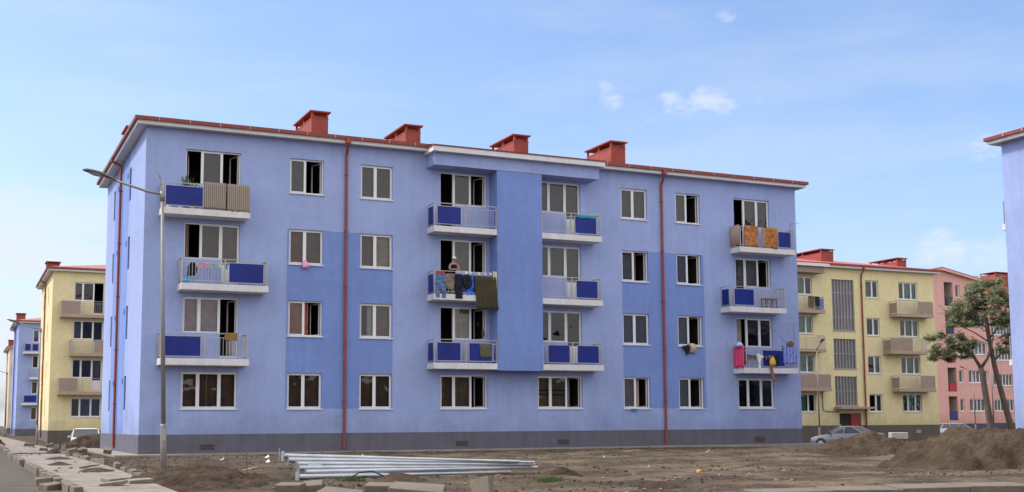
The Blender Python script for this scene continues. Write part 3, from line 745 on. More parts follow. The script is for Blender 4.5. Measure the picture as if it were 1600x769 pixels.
# ------------------------------------------------------------------ yellow block on the right (entrance side)
def yellow_right():
    root = empty('apartment_block', 'yellow apartment block with grey stairwell glazing and a red entrance door', 'apartment building', (0, 24.3, 0))
    X1 = 65.5; X0 = 36.0
    wins = [(58.35,59.68,'2'), (61.78,63.75,'3'), (50.9,53.06,'3')]
    mir = [(2*56.05-13.4*2+c-56.05*1-(-56.05)*1-0, 0, 0) for c in ()]
    holes = []; W = []
    for a, b, t in wins + [(45.6,47.0,'2'),(42.2,44.2,'3'),(38,39.4,'2')]:
        for k in range(4):
            z = sill_z(k)+.02; holes.append((a, b, z, z+1.40)); W.append((a, b, z, t, k))
    glz = [(54.97,57.17,2.34,4.58), (54.97,57.17,5.20,7.50), (54.97,57.17,8.17,12.15)]
    holes += glz; door = (55.30,57.43,-.48,1.72)
    holes.append((door[0], door[1], .8, door[3]))
    mb = MB(); wall_grid(mb, X0, X1, .80, WALL_T, holes, [], 'x', 0, .22)
    D = 13.3
    mb.face([(X0,D,.8),(X0,0,.8),(X0,0,WALL_T),(X0,D,WALL_T)]); mb.face([(X1,0,.8),(X1,D,.8),(X1,D,WALL_T),(X1,0,WALL_T)]); mb.face([(X1,D,.8),(X0,D,.8),(X0,D,WALL_T),(X1,D,WALL_T)])
    mb.build('wall', [YELL, YELL], root)
    mb = MB(); e = .018
    for a, b in ((X0-e, door[0]), (door[1], X1+e)): mb.box(a, b, -e, D+e if a < 40 else D+e, -1.2, .80)
    mb.box(door[0], door[1], .25, D, -1.2, .80)
    mb.build('plinth', PLB, root)
    for a, b in ((X0+3, 0), (63.0, 0)):
        MB().box(a, a+.5, -.04, -.02, .15, .40).build('plinth_vent', mat('pale_vent', (.32,.30,.28), .8), root)
    rnd = random.Random(5)
    for a, b, z, t, k in W:
        if t == '2': xs = [(a, a+(b-a)*.55), (a+(b-a)*.55, b)]; cu = ['dgreen' if k in (3,) else rnd.choice(['green','dgreen','']), rnd.choice(['grey','dgreen',''])]
        else: xs = split3(a, b, .30, .70); cu = ['grey', 'green' if k in (0,3) else 'dgreen', rnd.choice(['dgreen','grey'])]
        if a == 50.9: cu = ['grey', 'green', '' if k != 2 else 'green']
        leaves = [(p[0], p[1], 'c', q) for p, q in zip(xs, cu)]
        w = window(root, leaves, z, z+1.40, detail=1, y=.12)
        sill(w, a, b, z)
    GZ = mat('stair_glass', (.10,.095,.115), .22, var=.5, vscale=.6, col2=(.20,.185,.20)); GM = mat('stair_mullion', (.34,.33,.34), .5, .3)
    for (a, b, z0, z1) in glz:
        g = MB().box(a, b, .16, .19, z0, z1).build('stair_glazing', GZ, root)
        m = MB()
        for i in range(8): x = a+(b-a-.06)*i/7; m.box(x, x+.06, .09, .16, z0, z1)
        m.box(a, b, .10, .158, z0+(z1-z0)*.49 if z1-z0 < 3 else z0+1.0, z0+(z1-z0)*.49+.05 if z1-z0 < 3 else z0+1.05)
        if z1-z0 > 3: m.box(a, b, .10, .158, z1-1.05, z1-1.0)
        m.build('glazing_mullions', GM, g)
        MB().box(a-.05, b+.08, -.05, .09, z0-.08, z0-.003).build('glazing_sill', mat('grey_sill', (.38,.36,.36), .7), g)
    MB().box(54.8, 58.2, -.9, -.003, 2.06, 2.22).build('entrance_canopy', TANSLAB, root)
    m = MB().box(door[0], door[1], .12, .2, -1, door[3]).build('doorway', mat('doorway_dark', (.03,.02,.018), .8), root)
    MB().box(56.45, door[1]-.03, .06, .118, -1, door[3]-.04).build('door_leaf', mat('red_door', (.30,.006,.010), .45), root)
    MB().box(door[0]+.02, 55.48, .05, .119, .55, .85).build('notice', WPAINT, m)
    drain(root, 57.88, 13.2, .44, zb=-.2); 
    c = MB(); c.tube([(53.7,-.03,3.4),(53.7,-.03,2.0),(54.0,-.03,1.86),(55.0,-.03,1.86),(55.3,-.03,1.9)], .03, 6); c.build('cable', mat('dark_cable', (.08,.07,.07), .7), root)
    # balconies
    for k, (x0, x1, bd) in {3:(60.68,64.58,[(62.9,64.5)]), 2:(59.91,63.75,[(59.95,62.2)]), 1:(60.64,64.46,[(62.9,64.4)])}.items():
        s = balcony(root, x0, x1, SLZ(k)-.1, slabm=TANSLAB, dep=.9, boards=bd)
        MB().box(x0+.034, x0+.04, -.85, -.05, SLZ(k)+.2, SLZ(k)+1.0).build('infill_board', TAN, s)
    for k, (x1, bd) in {3:(53.5,[]), 2:(53.5,[]), 1:(53.9,[(49.9,53.85)])}.items():
        balcony(root, 49.8, x1, SLZ(k)-.1, slabm=TANSLAB, dep=.9, boards=bd)
    MB().box(49.2, 53.55, -.9, -.003, 12.45, 12.92).build('balcony_beam', TAN, root)
    MB().box(49.0, 53.9, -1.15, -.003, 12.925, 13.15).build('canopy', WPAINT, root)
    sub = bpy.data.objects.new('roof_frame', None)
    # roof (local shift of the generic hip roof)
    L = X1-X0; mb = MB(); ov = .48; ze = 13.33; zr = 14.78; h = D/2+ov
    A = [(X0-ov,-ov,ze),(X1+ov,-ov,ze),(X1+ov,D+ov,ze),(X0-ov,D+ov,ze)]; r1, r2 = (X0-ov+h, D/2, zr), (X1+ov-h, D/2, zr)
    mb.face([A[0],A[1],r2,r1]); mb.face([A[1],A[2],r2]); mb.face([A[2],A[3],r1,r2]); mb.face([A[3],A[0],r1]); mb.face([(p[0],p[1],ze-.03) for p in A][::-1])
    rf = mb.build('roof', mat('bright_red_roof_tile', (.50,.12,.10), .6, var=.12, vscale=2, stripes=(4.0,(.40,.09,.075),0,.6)), root)
    cm = mat('red_chimney_brick', (.28,.055,.045), .7, var=.12, vscale=2)
    chimney(rf, 56.3, 2.7, 1.25, 4.6, 13.3, 15.0, cm); chimney(rf, 65.5-1.6, .9+1.4, 1.0, 3.2, 13.3, 14.62, cm)
    mb = MB(); mb.box(X0-.4, X1+.4, -.4, -.002, WALL_T, WALL_T+.03); mb.box(X1+.002, X1+.4, -.002, D, WALL_T, WALL_T+.03); mb.build('soffit', SOFF, root)
    mb = MB(); mb.box(X0-.43, X1+.43, -.43, -.402, 13.04, 13.29); mb.box(X1+.402, X1+.43, -.402, D, 13.04, 13.29); mb.build('fascia', WPAINT, root)
    mb = MB(); mb.box(X0-.5, X1+.54, -.54, -.432, 13.20, 13.345); mb.box(X1+.432, X1+.54, -.432, D, 13.20, 13.345); mb.build('gutter', GUT, root)
    bpy.data.objects.remove(sub)
yellow_right()

# ------------------------------------------------------------------ pink five storey block
def pink_block():
    root = empty('apartment_block', 'salmon pink five storey apartment block with recessed loggias behind the pine trees', 'apartment building', (0, 46.4, 0))
    # gable wing
    def wing(x0, x1, y, poly, wins, dep):
        holes = [w[:4] for w in wins]; zt = 15.9
        mb = MB(); wall_grid(mb, x0, x1, .75, zt, holes, [], 'x', y, .25)
        mb.face([(p[0], y, p[1]) for p in poly])
        mb.face([(x0,y+dep,.75),(x0,y,.75),(x0,y,zt),(x0,y+dep,zt)]); mb.face([(x1,y,.75),(x1,y+dep,.75),(x1,y+dep,zt),(x1,y,zt)])
        mb.face([(x1,y+dep,.75),(x0,y+dep,.75),(x0,y+dep,zt),(x1,y+dep,zt)])
        return mb
    DKP = mat('plinth_slate', (.07,.07,.10), .9, var=.1)
    rows = [2.05+3.06*k for k in range(5)]
    w1 = []
    for z in rows: w1 += [(92.0, 94.85, z, z+1.35, 'w')]
    for z in rows: w1 += [(90.62, 91.22, z, z+1.35, 'n')]
    log = []
    for k, z in enumerate(rows): log.append((89.0, 90.25, z-.95, z+1.60, 'l'))
    log += [(86.9, 87.35, z-.95, z+1.6, 'l') for z in rows]
    mb = wing(86.0, 95.3, 0, [(86.0,15.9),(95.3,15.9),(95.3,16.1),(88.5,17.35),(86.0,16.8)], w1+log, 12)
    mb.build('wall', [PINK, PINK], root)
    WN = mat('window_dark', (.07,.075,.085), .2, var=.4, vscale=1)
    LOGM = mat('loggia_beige', (.42,.36,.32), .9)
    def win(x0, x1, z0, z1, y, n):
        g = MB().box(x0, x1, y+.20, y+.24, z0, z1); o = g.build('window', WN, root)
        f = MB()
        for i in range(n+1): x = x0+(x1-x0-.09)*i/n; f.box(x, x+.09, y+.12, y+.20, z0, z1)
        f.box(x0, x1, y+.125, y+.195, z1-.09, z1); f.box(x0, x1, y+.125, y+.195, z0, z0+.09)
        f.build('window_frame', WHITE, o)
        MB().box(x0-.05, x1+.05, y-.06, y+.12, z0-.07, z0-.003).build('sill', WPAINT, o)
    for a, b, z0, z1, t in w1: win(a, b, z0, z1, 0, 5 if t == 'w' else 1)
    cols = [('blue',(.012,.02,.2)),('red',(.45,.01,.03)),('red',(.45,.01,.03)),('navy',(.015,.025,.10)),('dark',(.06,.05,.06))]
    for k, z in enumerate(rows):
        for (a, b) in ((89.0, 90.25), (86.9, 87.35)):
            l = MB(); l.face([(a,1.4,z-.95),(b,1.4,z-.95),(b,1.4,z+1.6),(a,1.4,z+1.6)]); l.face([(a,.25,z-.95),(a,1.4,z-.95),(a,1.4,z+1.6),(a,.25,z+1.6)]); l.face([(b,1.4,z-.95),(b,.25,z-.95),(b,.25,z+1.6),(b,1.4,z+1.6)])
            l.face([(a,.25,z-.95),(b,.25,z-.95),(b,1.4,z-.95),(a,1.4,z-.95)])
            o = l.build('loggia', LOGM, root)
            r = MB(); x = a
            while x < b: r.box(x, x+.03, .08, .11, z-.95, z+.02); x += .16
            r.box(a, b, .07, .12, z, z+.05)
            r.build('railing', mat('dark_rail', (.06,.05,.05), .6), o)
            if b > 89: MB().box(a+.25 if k != 4 else a+.5, b-.1, .045, .065, z-.9, z-.06).build('infill_panel', mat('loggia_'+cols[k][0], cols[k][1], .5), o)
    # set-back wing on the right
    w2 = []
    for z in rows[:4]: w2 += [(106.0, 109.2, z+.1, z+1.5, 'w')]
    for z in rows[:4]: w2 += [(101.3, 102.9, z+.1, z+1.5, 'w')]
    mb = wing(95.31, 118, 9.6, [(95.31,15.9),(118,15.9),(118,16.0),(95.31,16.0)], w2, 12)
    mb.build('wall', [PINK, PINK], root)
    for a, b, z0, z1, t in w2: win(a, b, z0, z1, 9.6, 6)
    mb = MB(); mb.box(86.0, 95.3, .02, 12, -1.2, .75); mb.box(95.31, 118, 9.62, 21, -1.2, .75); mb.build('plinth', DKP, root)
    rm = MATS['faded_red_roof_tile']
    mb = MB()
    # two slopes of the gable running back, with thickness
    for (xa, za, xb, zb) in ((85.6,16.71,88.5,17.35),(88.5,17.35,95.7,16.03)):
        mb.face([(xa,-.4,za+.12),(xb,-.4,zb+.12),(xb,12.4,zb+.12),(xa,12.4,za+.12)]); mb.face([(xa,12.4,za),(xb,12.4,zb),(xb,-.4,zb),(xa,-.4,za)])
        mb.face([(xa,-.4,za),(xb,-.4,zb),(xb,-.4,zb+.12),(xa,-.4,za+.12)])
    mb.box(95.31, 118.4, 9.2, 22, 16.0, 16.25)
    rf = mb.build('roof', rm, root)
    MB().prism([(85.6,16.45),(88.5,17.1),(95.7,15.83),(95.7,16.02),(88.5,17.34),(85.6,16.70)], -.42, -.40).build('verge_board', PINK, root)
    chimney(rf, 91.4, 4, 1.4, 1.2, 16.3, 17.9, mat('dark_chimney', (.10,.06,.05), .7)); chimney(rf, 94.4, 2, 1.2, 1.2, 15.6, 16.9, MATS['dark_chimney'])
    chimney(rf, 111.5, 13.6, 3.0, 2.4, 16.0, 19.7, mat('red_chimney_brick', (.28,.055,.045), .7))
pink_block()

# ------------------------------------------------------------------ blue block cut by the right edge (its windowed front faces away from us)
def blue_right():
    root = empty('apartment_block', 'pale blue apartment block end wall cut off by the right picture edge', 'apartment building', (66.2, -11.55, 0), math.pi)
    # built facing -Y and turned by 180 degrees: local x grows to the left
    L = L0; mb = MB()
    wall_grid(mb, 0, L, .80, WALL_T, facade_holes(), [(5.74,10.38,1.81,9.28),(21.80,26.42,1.81,9.28)], 'x', 0, .2)
    mb.face([(L,0,.8),(L,D0_,.8),(L,D0_,WALL_T),(L,0,WALL_T)]); mb.face([(L,D0_,.8),(0,D0_,.8),(0,D0_,WALL_T),(L,D0_,WALL_T)]); mb.face([(0,D0_,.8),(0,0,.8),(0,0,WALL_T),(0,D0_,WALL_T)])
    mb.build('wall', [BLUE, BLUE_D], root)
    MB().box(-.018, L+.018, -.018, D0_+.018, -1.2, .8).build('plinth', PLG, root)
    for c, (a, b) in CX.items():
        for k in range(4):
            z = sill_z(k); xs = [(a, (a+b)/2), ((a+b)/2, b)] if c not in DOOR else split3(a, b)
            d = DOOR.get(c) if k > 0 else None
            window(root, [(p[0], p[1], 'c', 'grey') for p in xs], z, z+WH, door=d, zdoor=(SLZ(k)+.375 if d is not None else None), detail=1, room=False)
    for k, (x0, x1) in ((3,(27.9,31.38)),(2,(27.2,30.7)),(1,(27.9,31.38))):
        balcony(root, x0, x1, SLZ(k), panels=[(x1-1.6, x1-.25)])
        for q in (11.78, 17.2): balcony(root, q, q+3.1, SLZ(k), panels=[(q+.3,q+1.4)])
        balcony(root, .45, 4.06, SLZ(k), panels=[(.8,2.1)])
    hip_roof(root, L, D0_, .48, EAVE+.03, .20, ROOF, chims=[(7.32,2.2,.76,2.75,15.0),(22.6,2.2,.76,2.6,15.0)])
    eaves(root, L, D0_, .44, WALL_T, EAVE+.03)
    g = MB(); y = .6
    while y < D0_: g.box(L+.566, L+.574, y, y+.04, 13.19, 13.355); y += 1.0
    g.build('gutter_joint', MATS['clip_grey'], root)
blue_right()
#__MORE__
# ------------------------------------------------------------------ laundry, people and things on the balconies
YR_ = -.85+.05                                   # plane of the front rails
def cloth(name, label, cat, x0, x1, z0, z1, m, y=YR_-.035, folds=5, amp=.02, skew=0, wid=0, group=None, thick=.012, over=True, lean=0):
    nx, nz = 26, 10; mb = MB(); rnd = random.Random(int(x0*100+z0*10))
    ph = rnd.uniform(0, 6)
    for j in range(nz+1):
        t = j/nz; z = z1+(z0-z1)*t
        for i in range(nx+1):
            u = i/nx; x = x0+(x1-x0)*u + skew*t + wid*(u-.5)*t
            yy = y - amp*(.25+.75*t)*(1+math.sin(u*folds*6.283+ph+.8*math.sin(t*3))) - lean*t
            zz = z + (.012*math.sin(u*9+ph)*t)
            mb.v.append((x, yy, zz))
    n = nx+1
    for j in range(nz):
        for i in range(nx): a = j*n+i; mb.f.append([a, a+n, a+n+1, a+1]); mb.m.append(0)
    if over:                                     # the part folded over the rail to the inside
        b = len(mb.v)
        for i in range(n):
            u = i/nx; x = x0+(x1-x0)*u; mb.v.append((x, y+.035, z1+.018)); 
        for i in range(n):
            u = i/nx; x = x0+(x1-x0)*u; mb.v.append((x, y+.075, z1-.28-.02*math.sin(u*7)))
        for i in range(nx):
            mb.f.append([i, i+1, b+i+1, b+i]); mb.f.append([b+i, b+i+1, b+n+i+1, b+n+i]); mb.m += [0, 0]
    o = mb.build(name, m, smooth=True)
    s = o.modifiers.new('thickness', 'SOLIDIFY'); s.thickness = thick
    return tag(o, label, cat, group)
def garment(name, label, cat, poly, y, m, th=.035, group=None):
    mb = MB(); mb.prism(poly, y-th, y); o = mb.build(name, m)
    sb = o.modifiers.new('sub', 'SUBSURF'); sb.subdivision_type = 'SIMPLE'; sb.levels = 4; sb.render_levels = 4
    tx = bpy.data.textures.get('folds') or bpy.data.textures.new('folds', 'CLOUDS'); tx.noise_scale = .16
    for ax, st in (('Y', .11), ('X', .05)):
        d = o.modifiers.new('fold', 'DISPLACE'); d.texture = tx; d.direction = ax; d.strength = st; d.texture_coords = 'LOCAL'; d.mid_level = .5
    return tag(o, label, cat, group)
STRIPE = mat('striped_blanket', (.34,.28,.23), .95, stripes=(13,(.16,.12,.10),0,.35))
STRIPE_V = mat('striped_blanket_beige', (.52,.38,.28), .95, stripes=(14,(.30,.19,.15),1,.2))
RUG = mat('rust_floral_rug', (.26,.045,.018), .95, vscale=5.5, col2=(.52,.27,.08), bump=.3)
OLIVE = mat('olive_brown_cloth', (.050,.040,.018), .95, var=.2, vscale=2)
DENIM = mat('blue_denim', (.10,.16,.30), .95, var=.4, vscale=6)
GREYC = mat('grey_brown_shirt', (.22,.17,.14), .95, var=.2, vscale=5)
NAVY = mat('navy_black_cloth', (.010,.010,.022), .95)
BRIGHTB = mat('bright_blue_cloth', (.03,.17,.65), .9)
CREAMC = mat('cream_cloth', (.60,.48,.38), .95, var=.1)
PINKC = mat('pink_cloth', (.72,.06,.16), .9, var=.1)
LPINK = mat('light_pink_plastic', (.80,.30,.48), .5, var=.15, vscale=8)
TEAL = mat('teal_cloth', (.02,.28,.33), .9)
PATT = mat('dark_patterned_cloth', (.03,.028,.025), .95, vscale=14, col2=(.20,.16,.09))
BLUEW = mat('blue_white_towel', (.07,.12,.52), .95, vscale=9, col2=(.40,.44,.72), stripes=(5,(.10,.13,.5),0,.6))
YEL = mat('yellow_bag', (.65,.42,.04), .7); BRN = mat('brown_cloth', (.24,.12,.08), .95, var=.2)
PAT2 = mat('brown_yellow_cloth', (.32,.22,.05), .95, vscale=14, col2=(.20,.07,.03))
LWHITE = mat('white_cloth', (.72,.70,.68), .9)
LGREEN = mat('pale_green_cloth', (.32,.50,.30), .9); LROSE = mat('pale_rose_cloth', (.66,.42,.46), .9)
# top left balcony
cloth('blanket', 'brown striped blanket over the top left balcony rail, nearer the blue panel', 'blanket', 2.15, 3.03, 9.73, 10.80, STRIPE, folds=4, amp=.018)
cloth('blanket', 'brown striped blanket over the top left balcony rail, at its right end', 'blanket', 3.07, 3.97, 9.69, 10.79, STRIPE, folds=4, amp=.018)
def pot_plant(loc, label, s=1, n=34):
    r = empty('pot_plant', label, 'plant', loc)
    mb = MB(); mb.tube([(0,0,0),(0,0,.16*s)], [.07*s,.095*s], 10); mb.build('pot', mat('white_pot', (.7,.68,.66), .6), r)
    rnd = random.Random(3); mb = MB()
    for i in range(n):
        a = rnd.uniform(0, 6.28); h = rnd.uniform(.15, .52)*s; d = rnd.uniform(.03,.22)*s; p = Vector((math.cos(a)*d, math.sin(a)*d, .1*s+h)); w = .035*s
        q = Vector((math.cos(a+1.5), math.sin(a+1.5), 0))*w; up = Vector((math.cos(a)*.3, math.sin(a)*.3, 1)).normalized()*.1*s
        mb.face([p-q, p-up, p+q, p+up])
    mb.tube([(0,0,.12*s),(0,0,.4*s)], .008, 5)
    mb.build('leaves', mat('pot_leaves', (.06,.13,.035), .7, var=.3, vscale=12), r)
    return r
# shelf and plants stand behind the rail
for x, lab, s in ((1.55, 'bushy potted plant on the top left balcony, behind the blue panel', 1.25), (1.95, 'smaller potted plant beside a bushy one on the top left balcony', .9)):
    pot_plant((x, -.30, SLZ(3)+.26+.0), lab, s)
    bpy.context.view_layer.update()
for o in list(COL.objects):
    if o.name.startswith('pot_plant'): o.location.z = SLZ(3)+.26+.55
stand = empty('plant_stand', 'low white plant stand behind the blue panel of the top left balcony', 'stand', (1.75, -.3, SLZ(3)+.26))
MB().box(-.4,.4,-.13,.13,.51,.55).build('stand_top', WHITE, stand)
for sx in (-.36,.33):
    for sy in (-.1,.08): MB().box(sx,sx+.03,sy,sy+.03,0,.51).build('leg', WHITE, stand)
for i, x in enumerate((.85, 1.3, 1.75, 2.05)):
    mb = MB(); mb.tube([(x,-.62,SLZ(3)+.262),(x,-.62,SLZ(3)+.29),(x,-.62,SLZ(3)+.40)], [.07,.10,.12], 10)
    tag(mb.build('white_bowl', WHITE), 'white bowl on the floor of the top left balcony under the blue panel', 'bowl', 'white bowls under the balcony panel')
# second balcony, left column: clothes line behind the rail
zc = 7.62
mb = MB(); mb.tube([(1.3,-.55,zc+.02),(2.3,-.55,zc-.02),(3.3,-.55,zc+.02)], .006, 5); tag(mb.build('clothes_line', LWHITE), 'thin clothes line strung along the third storey balcony on the left', 'clothes line')
garment('jacket', 'black jacket hanging on the third storey left balcony', 'jacket', [(1.60,7.02),(1.92,7.05),(1.98,7.30),(1.88,7.56),(1.74,7.60),(1.62,7.40)], -.62, NAVY, .08)
def tiny(x, w, h, m, label): garment('baby_garment', label, 'garment', [(x,zc-h),(x+w,zc-h),(x+w,zc-h*.4),(x+w*1.25,zc-h*.35),(x+w*1.2,zc),(x-w*.2,zc),(x-w*.25,zc-h*.35),(x,zc-h*.4)], -.54, m, .02, 'small garments on the clothes line')
tiny(1.99,.16,.26,LROSE,'pale rose baby garment next to the black jacket'); tiny(2.27,.16,.25,LPINK,'stronger pink baby garment, second on the clothes line')
tiny(2.57,.13,.24,LGREEN,'pale green baby garment on the clothes line'); tiny(2.86,.13,.2,LWHITE,'white baby garment on the clothes line'); tiny(3.08,.10,.24,TEAL,'small teal garment at the end of the clothes line by the blue panel')
def bag(loc, size, m, label, name='plastic_bag'):
    mb = MB(); rnd = random.Random(int(loc[0]*10)); n = 10; rings = [(0,.8),(.25,1.05),(.55,.95),(.8,.6),(.92,.22),(1.05,.35)]
    for h, r in rings:
        for k in range(n):
            a = 6.283*k/n; q = r*(1+rnd.uniform(-.18,.18)); mb.v.append((math.cos(a)*q*size[0]/2, math.sin(a)*q*size[1]/2, h*size[2]))
    for j in range(len(rings)-1):
        for k in range(n): mb.f.append([j*n+k, j*n+(k+1)%n, (j+1)*n+(k+1)%n, (j+1)*n+k]); mb.m.append(0)
    mb.f.append(list(range(n))[::-1]); mb.m.append(0); mb.f.append([ (len(rings)-1)*n+k for k in range(n)]); mb.m.append(0)
    o = mb.build(name, m, smooth=True, loc=loc); return tag(o, label, 'bag')
bag((1.53,-.6,SLZ(2)+.262), (.36,.3,.28), mat('cyan_plastic',(.02,.35,.6),.4), 'bright cyan plastic bag on the floor of the third storey left balcony')
cloth('rag', 'small yellow and brown cloth over the lowest left balcony rail', 'cloth', 3.08, 3.57, 4.50, 4.79, PAT2, folds=1, amp=.01)
# pink bag at the second column window, cloths on other sills
bag((6.50,-.10,7.64), (.30,.14,.34), LPINK, 'pink plastic bag hanging at a third storey window')
bpy.context.view_layer.objects.active = None
def sill_cloth():
    mb = MB()
    for i in range(13):
        t = i/12; a = t*math.pi*.9; 
        for j in range(5):
            w = j/4; mb.v.append((25.42+.30*w+.06*t, .06-.30*math.sin(a)*.6-.02, 4.86-.34*t+.08*math.sin(a)-.05*w*t))
    for i in range(12):
        for j in range(4): a = i*5+j; mb.f.append([a, a+1, a+6, a+5]); mb.m.append(0)
    o = mb.build('folded_blanket', mat('beige_wool', (.50,.42,.30), .95, var=.15, vscale=6), smooth=True); s = o.modifiers.new('t', 'SOLIDIFY'); s.thickness = .09
    tag(o, 'beige folded blanket hanging out of a second storey window on the right', 'blanket')
    garment('jumper', 'black jumper hanging from the window sill beside a beige blanket', 'jumper', [(25.06,4.80),(25.40,4.84),(25.42,4.62),(25.38,4.40),(25.26,4.38),(25.22,4.62),(25.08,4.66)], -.03, NAVY, .08)
sill_cloth()
garment('rag', 'small teal rag lying on a ground floor window sill', 'cloth', [(22.15,1.79),(22.49,1.79),(22.47,1.72),(22.36,1.66),(22.22,1.69)], -.035, TEAL, .05)
# middle balcony with the woman: clothes over the rail
garment('jeans', 'light blue jeans hanging over the rail of the middle balcony', 'jeans', [(12.04,6.57),(12.20,6.57),(12.25,7.10),(12.29,7.10),(12.32,6.55),(12.49,6.55),(12.47,7.30),(12.46,7.62),(12.05,7.62),(12.03,7.2)], YR_-.03, DENIM, .05)
garment('shirt', 'grey brown shirt hanging next to the jeans', 'shirt', [(12.50,7.02),(12.62,6.93),(12.78,6.93),(12.88,7.05),(12.90,7.25),(12.86,7.62),(12.50,7.62),(12.46,7.3)], YR_-.03, GREYC, .045)
garment('trousers', 'long black trousers hanging below the leaning woman', 'trousers', [(12.95,6.56),(13.28,6.55),(13.26,7.1),(13.23,7.62),(12.92,7.62),(12.93,7.1)], YR_-.03, NAVY, .05)
garment('pullover', 'black pullover hanging between the trousers and the blue cloth', 'pullover', [(13.35,7.12),(13.48,6.99),(13.64,7.02),(13.72,7.18),(13.66,7.5),(13.56,7.62),(13.34,7.60),(13.27,7.35)], YR_-.03, NAVY, .09)
garment('blue_shirt', 'bright blue shirt beside the large olive blanket', 'shirt', [(13.50,6.66),(13.80,6.64),(13.82,7.2),(13.78,7.62),(13.62,7.62),(13.60,7.1),(13.50,6.95)], YR_-.005, BRIGHTB, .03)
cloth('blanket', 'large dark olive brown blanket hanging far down from the middle balcony', 'blanket', 13.84, 14.86, 6.12, 7.56, OLIVE, y=YR_-.05, folds=5, amp=.03, skew=.10, thick=.02, lean=.04)
cloth('towel', 'small cream towel at the right end of the middle balcony rail', 'towel', 14.74, 14.93, 7.42, 7.80, CREAMC, y=YR_-.04, folds=1, amp=.008)
garment('red_peg_bag', 'red peg bag hanging at the left end of the middle balcony rail', 'bag', [(12.06,7.60),(12.45,7.60),(12.45,7.72),(12.06,7.72)], YR_-.03, mat('red_cloth',(.45,.05,.04),.9), .05)
for i, x in enumerate((13.4,13.6,14.0,14.3,14.55)):
    garment('sock', 'white sock pegged along the top rail of the middle balcony', 'sock', [(x,7.66),(x+.12,7.64),(x+.13,7.74),(x,7.75)], YR_-.03, LWHITE, .02, 'white socks on the middle balcony rail')
cloth('rag', 'dark patterned cloth over the right blue panel of the lowest middle balcony', 'cloth', 14.07, 14.60, 4.02, 4.60, PATT, y=YR_-.045, folds=2, amp=.01, skew=.05, over=False)
cloth('rag', 'teal cloth lying along the top of a blue balcony panel', 'cloth', 19.0, 19.9, 10.52, 10.64, TEAL, y=YR_-.045, folds=3, amp=.008, over=False)
# right column
cloth('rug', 'rust red floral rug, left one on the top right balcony', 'rug', 28.30, 29.13, 9.72, 10.76, RUG, folds=2, amp=.012)
cloth('rug', 'rust red floral rug beside the blue panel of the top right balcony', 'rug', 29.62, 30.30, 9.68, 10.76, RUG, folds=1, amp=.012)
cloth('towel', 'narrow orange tan cloth hanging left of the right floral rug', 'towel', 29.40, 29.60, 9.72, 10.70, mat('orange_tan', (.45,.20,.07), .95, var=.2), folds=1, amp=.012)
mb = MB()
for i in range(9):
    y = -.80+.72*i/8
    for z in (9.78, 10.30, 10.79): mb.v.append((28.03-.012*(1+math.sin(i*1.9)), y, z))
for i in range(8):
    for j in range(2): a = i*3+j; mb.f.append([a, a+3, a+4, a+1]); mb.m.append(0)
o = mb.build('blanket', STRIPE_V, smooth=True); s = o.modifiers.new('t', 'SOLIDIFY'); s.thickness = .02
tag(o, 'beige and brown striped blanket over the side rail of the top right balcony', 'blanket')
# antennas
def antenna(name, label, parts):
    r = empty(name, label, 'antenna', parts[0][1][0])
    for n, pts, rad in parts:
        mb = MB(); b = Vector(parts[0][1][0]); mb.tube([tuple(Vector(p)-b) for p in pts], rad, 6); mb.build(n, RAIL if n != 'mast' else POLE, r)
    return r
antenna('tv_antenna', 'bent antenna bracket at the right end of the top right balcony', [('mast', [(31.10,-.78,10.7),(31.16,-.78,10.95),(31.28,-.82,11.08)], .018), ('boom', [(31.12,-.80,11.06),(31.58,-.9,11.07)], .014)])
antenna('tv_antenna', 'tall television antenna standing on the lowest right balcony', [('mast', [(31.18,-.78,4.0),(31.18,-.78,6.02)], .02), ('boom', [(30.42,-.80,5.98),(31.38,-.78,6.00)], .012), ('rod', [(30.6,-1.0,5.985),(30.6,-.6,5.985)], .008), ('rod', [(30.9,-1.0,5.985),(30.9,-.6,5.985)], .008), ('rod', [(31.3,-1.0,6.0),(31.3,-.6,6.0)], .008)])
antenna('tv_antenna', 'short antenna rod at the left end of the top left balcony', [('mast', [(.50,-.78,10.5),(.46,-.78,10.78),(.40,-.80,10.95)], .016), ('boom', [(.33,-.80,11.12),(.52,-.80,10.80)], .022)])
mb = MB(); mb.tube([(29.86,-.03,6.13),(30.3,-.45,5.6),(30.66,-.80,5.02)], .009, 5); tag(mb.build('stay_wire', mat('dark_cable', (.08,.07,.07), .7)), 'thin dark wire slanting from a door head to the lowest right balcony rail', 'wire')
# bench on the third storey right balcony
t = empty('small_table', 'small brown wooden table on the third storey right balcony', 'table', (29.98, -.45, SLZ(2)+.26))
WOOD = mat('brown_wood', (.20,.10,.06), .7, var=.3, vscale=5)
MB().box(-.42,.42,-.22,.22,.44,.50).build('table_top', WOOD, t)
for sx in (-.36,-.06,.30):
    for sy in (-.18,.14): MB().box(sx,sx+.06,sy,sy+.05,0,.44).build('leg', WOOD, t)
mb = MB()
for i in range(13):
    u = i/12; y = -.90+.80*u
    for j in range(7):
        t = j/6; z = 4.83-1.06*t
        mb.v.append((28.02-.03*(1+math.sin(i*1.5+.6*math.sin(t*4)))*(.3+t), y-.06*t*(1-u), z-.03*math.sin(i*.9)))
for i in range(12):
    for j in range(6): a = i*7+j; mb.f.append([a, a+7, a+8, a+1]); mb.m.append(0)
o = mb.build('pink_blanket', PINKC, smooth=True); q = o.modifiers.new('t', 'SOLIDIFY'); q.thickness = .03
tag(o, 'bright pink red blanket at the left end of the lowest right balcony', 'blanket')
bag((28.0,-.55,4.78), (.34,.5,.26), mat('blue_white_plastic', (.20,.30,.70), .5, vscale=10, col2=(.6,.65,.8)), 'blue and white plastic bag on top of the pink blanket')
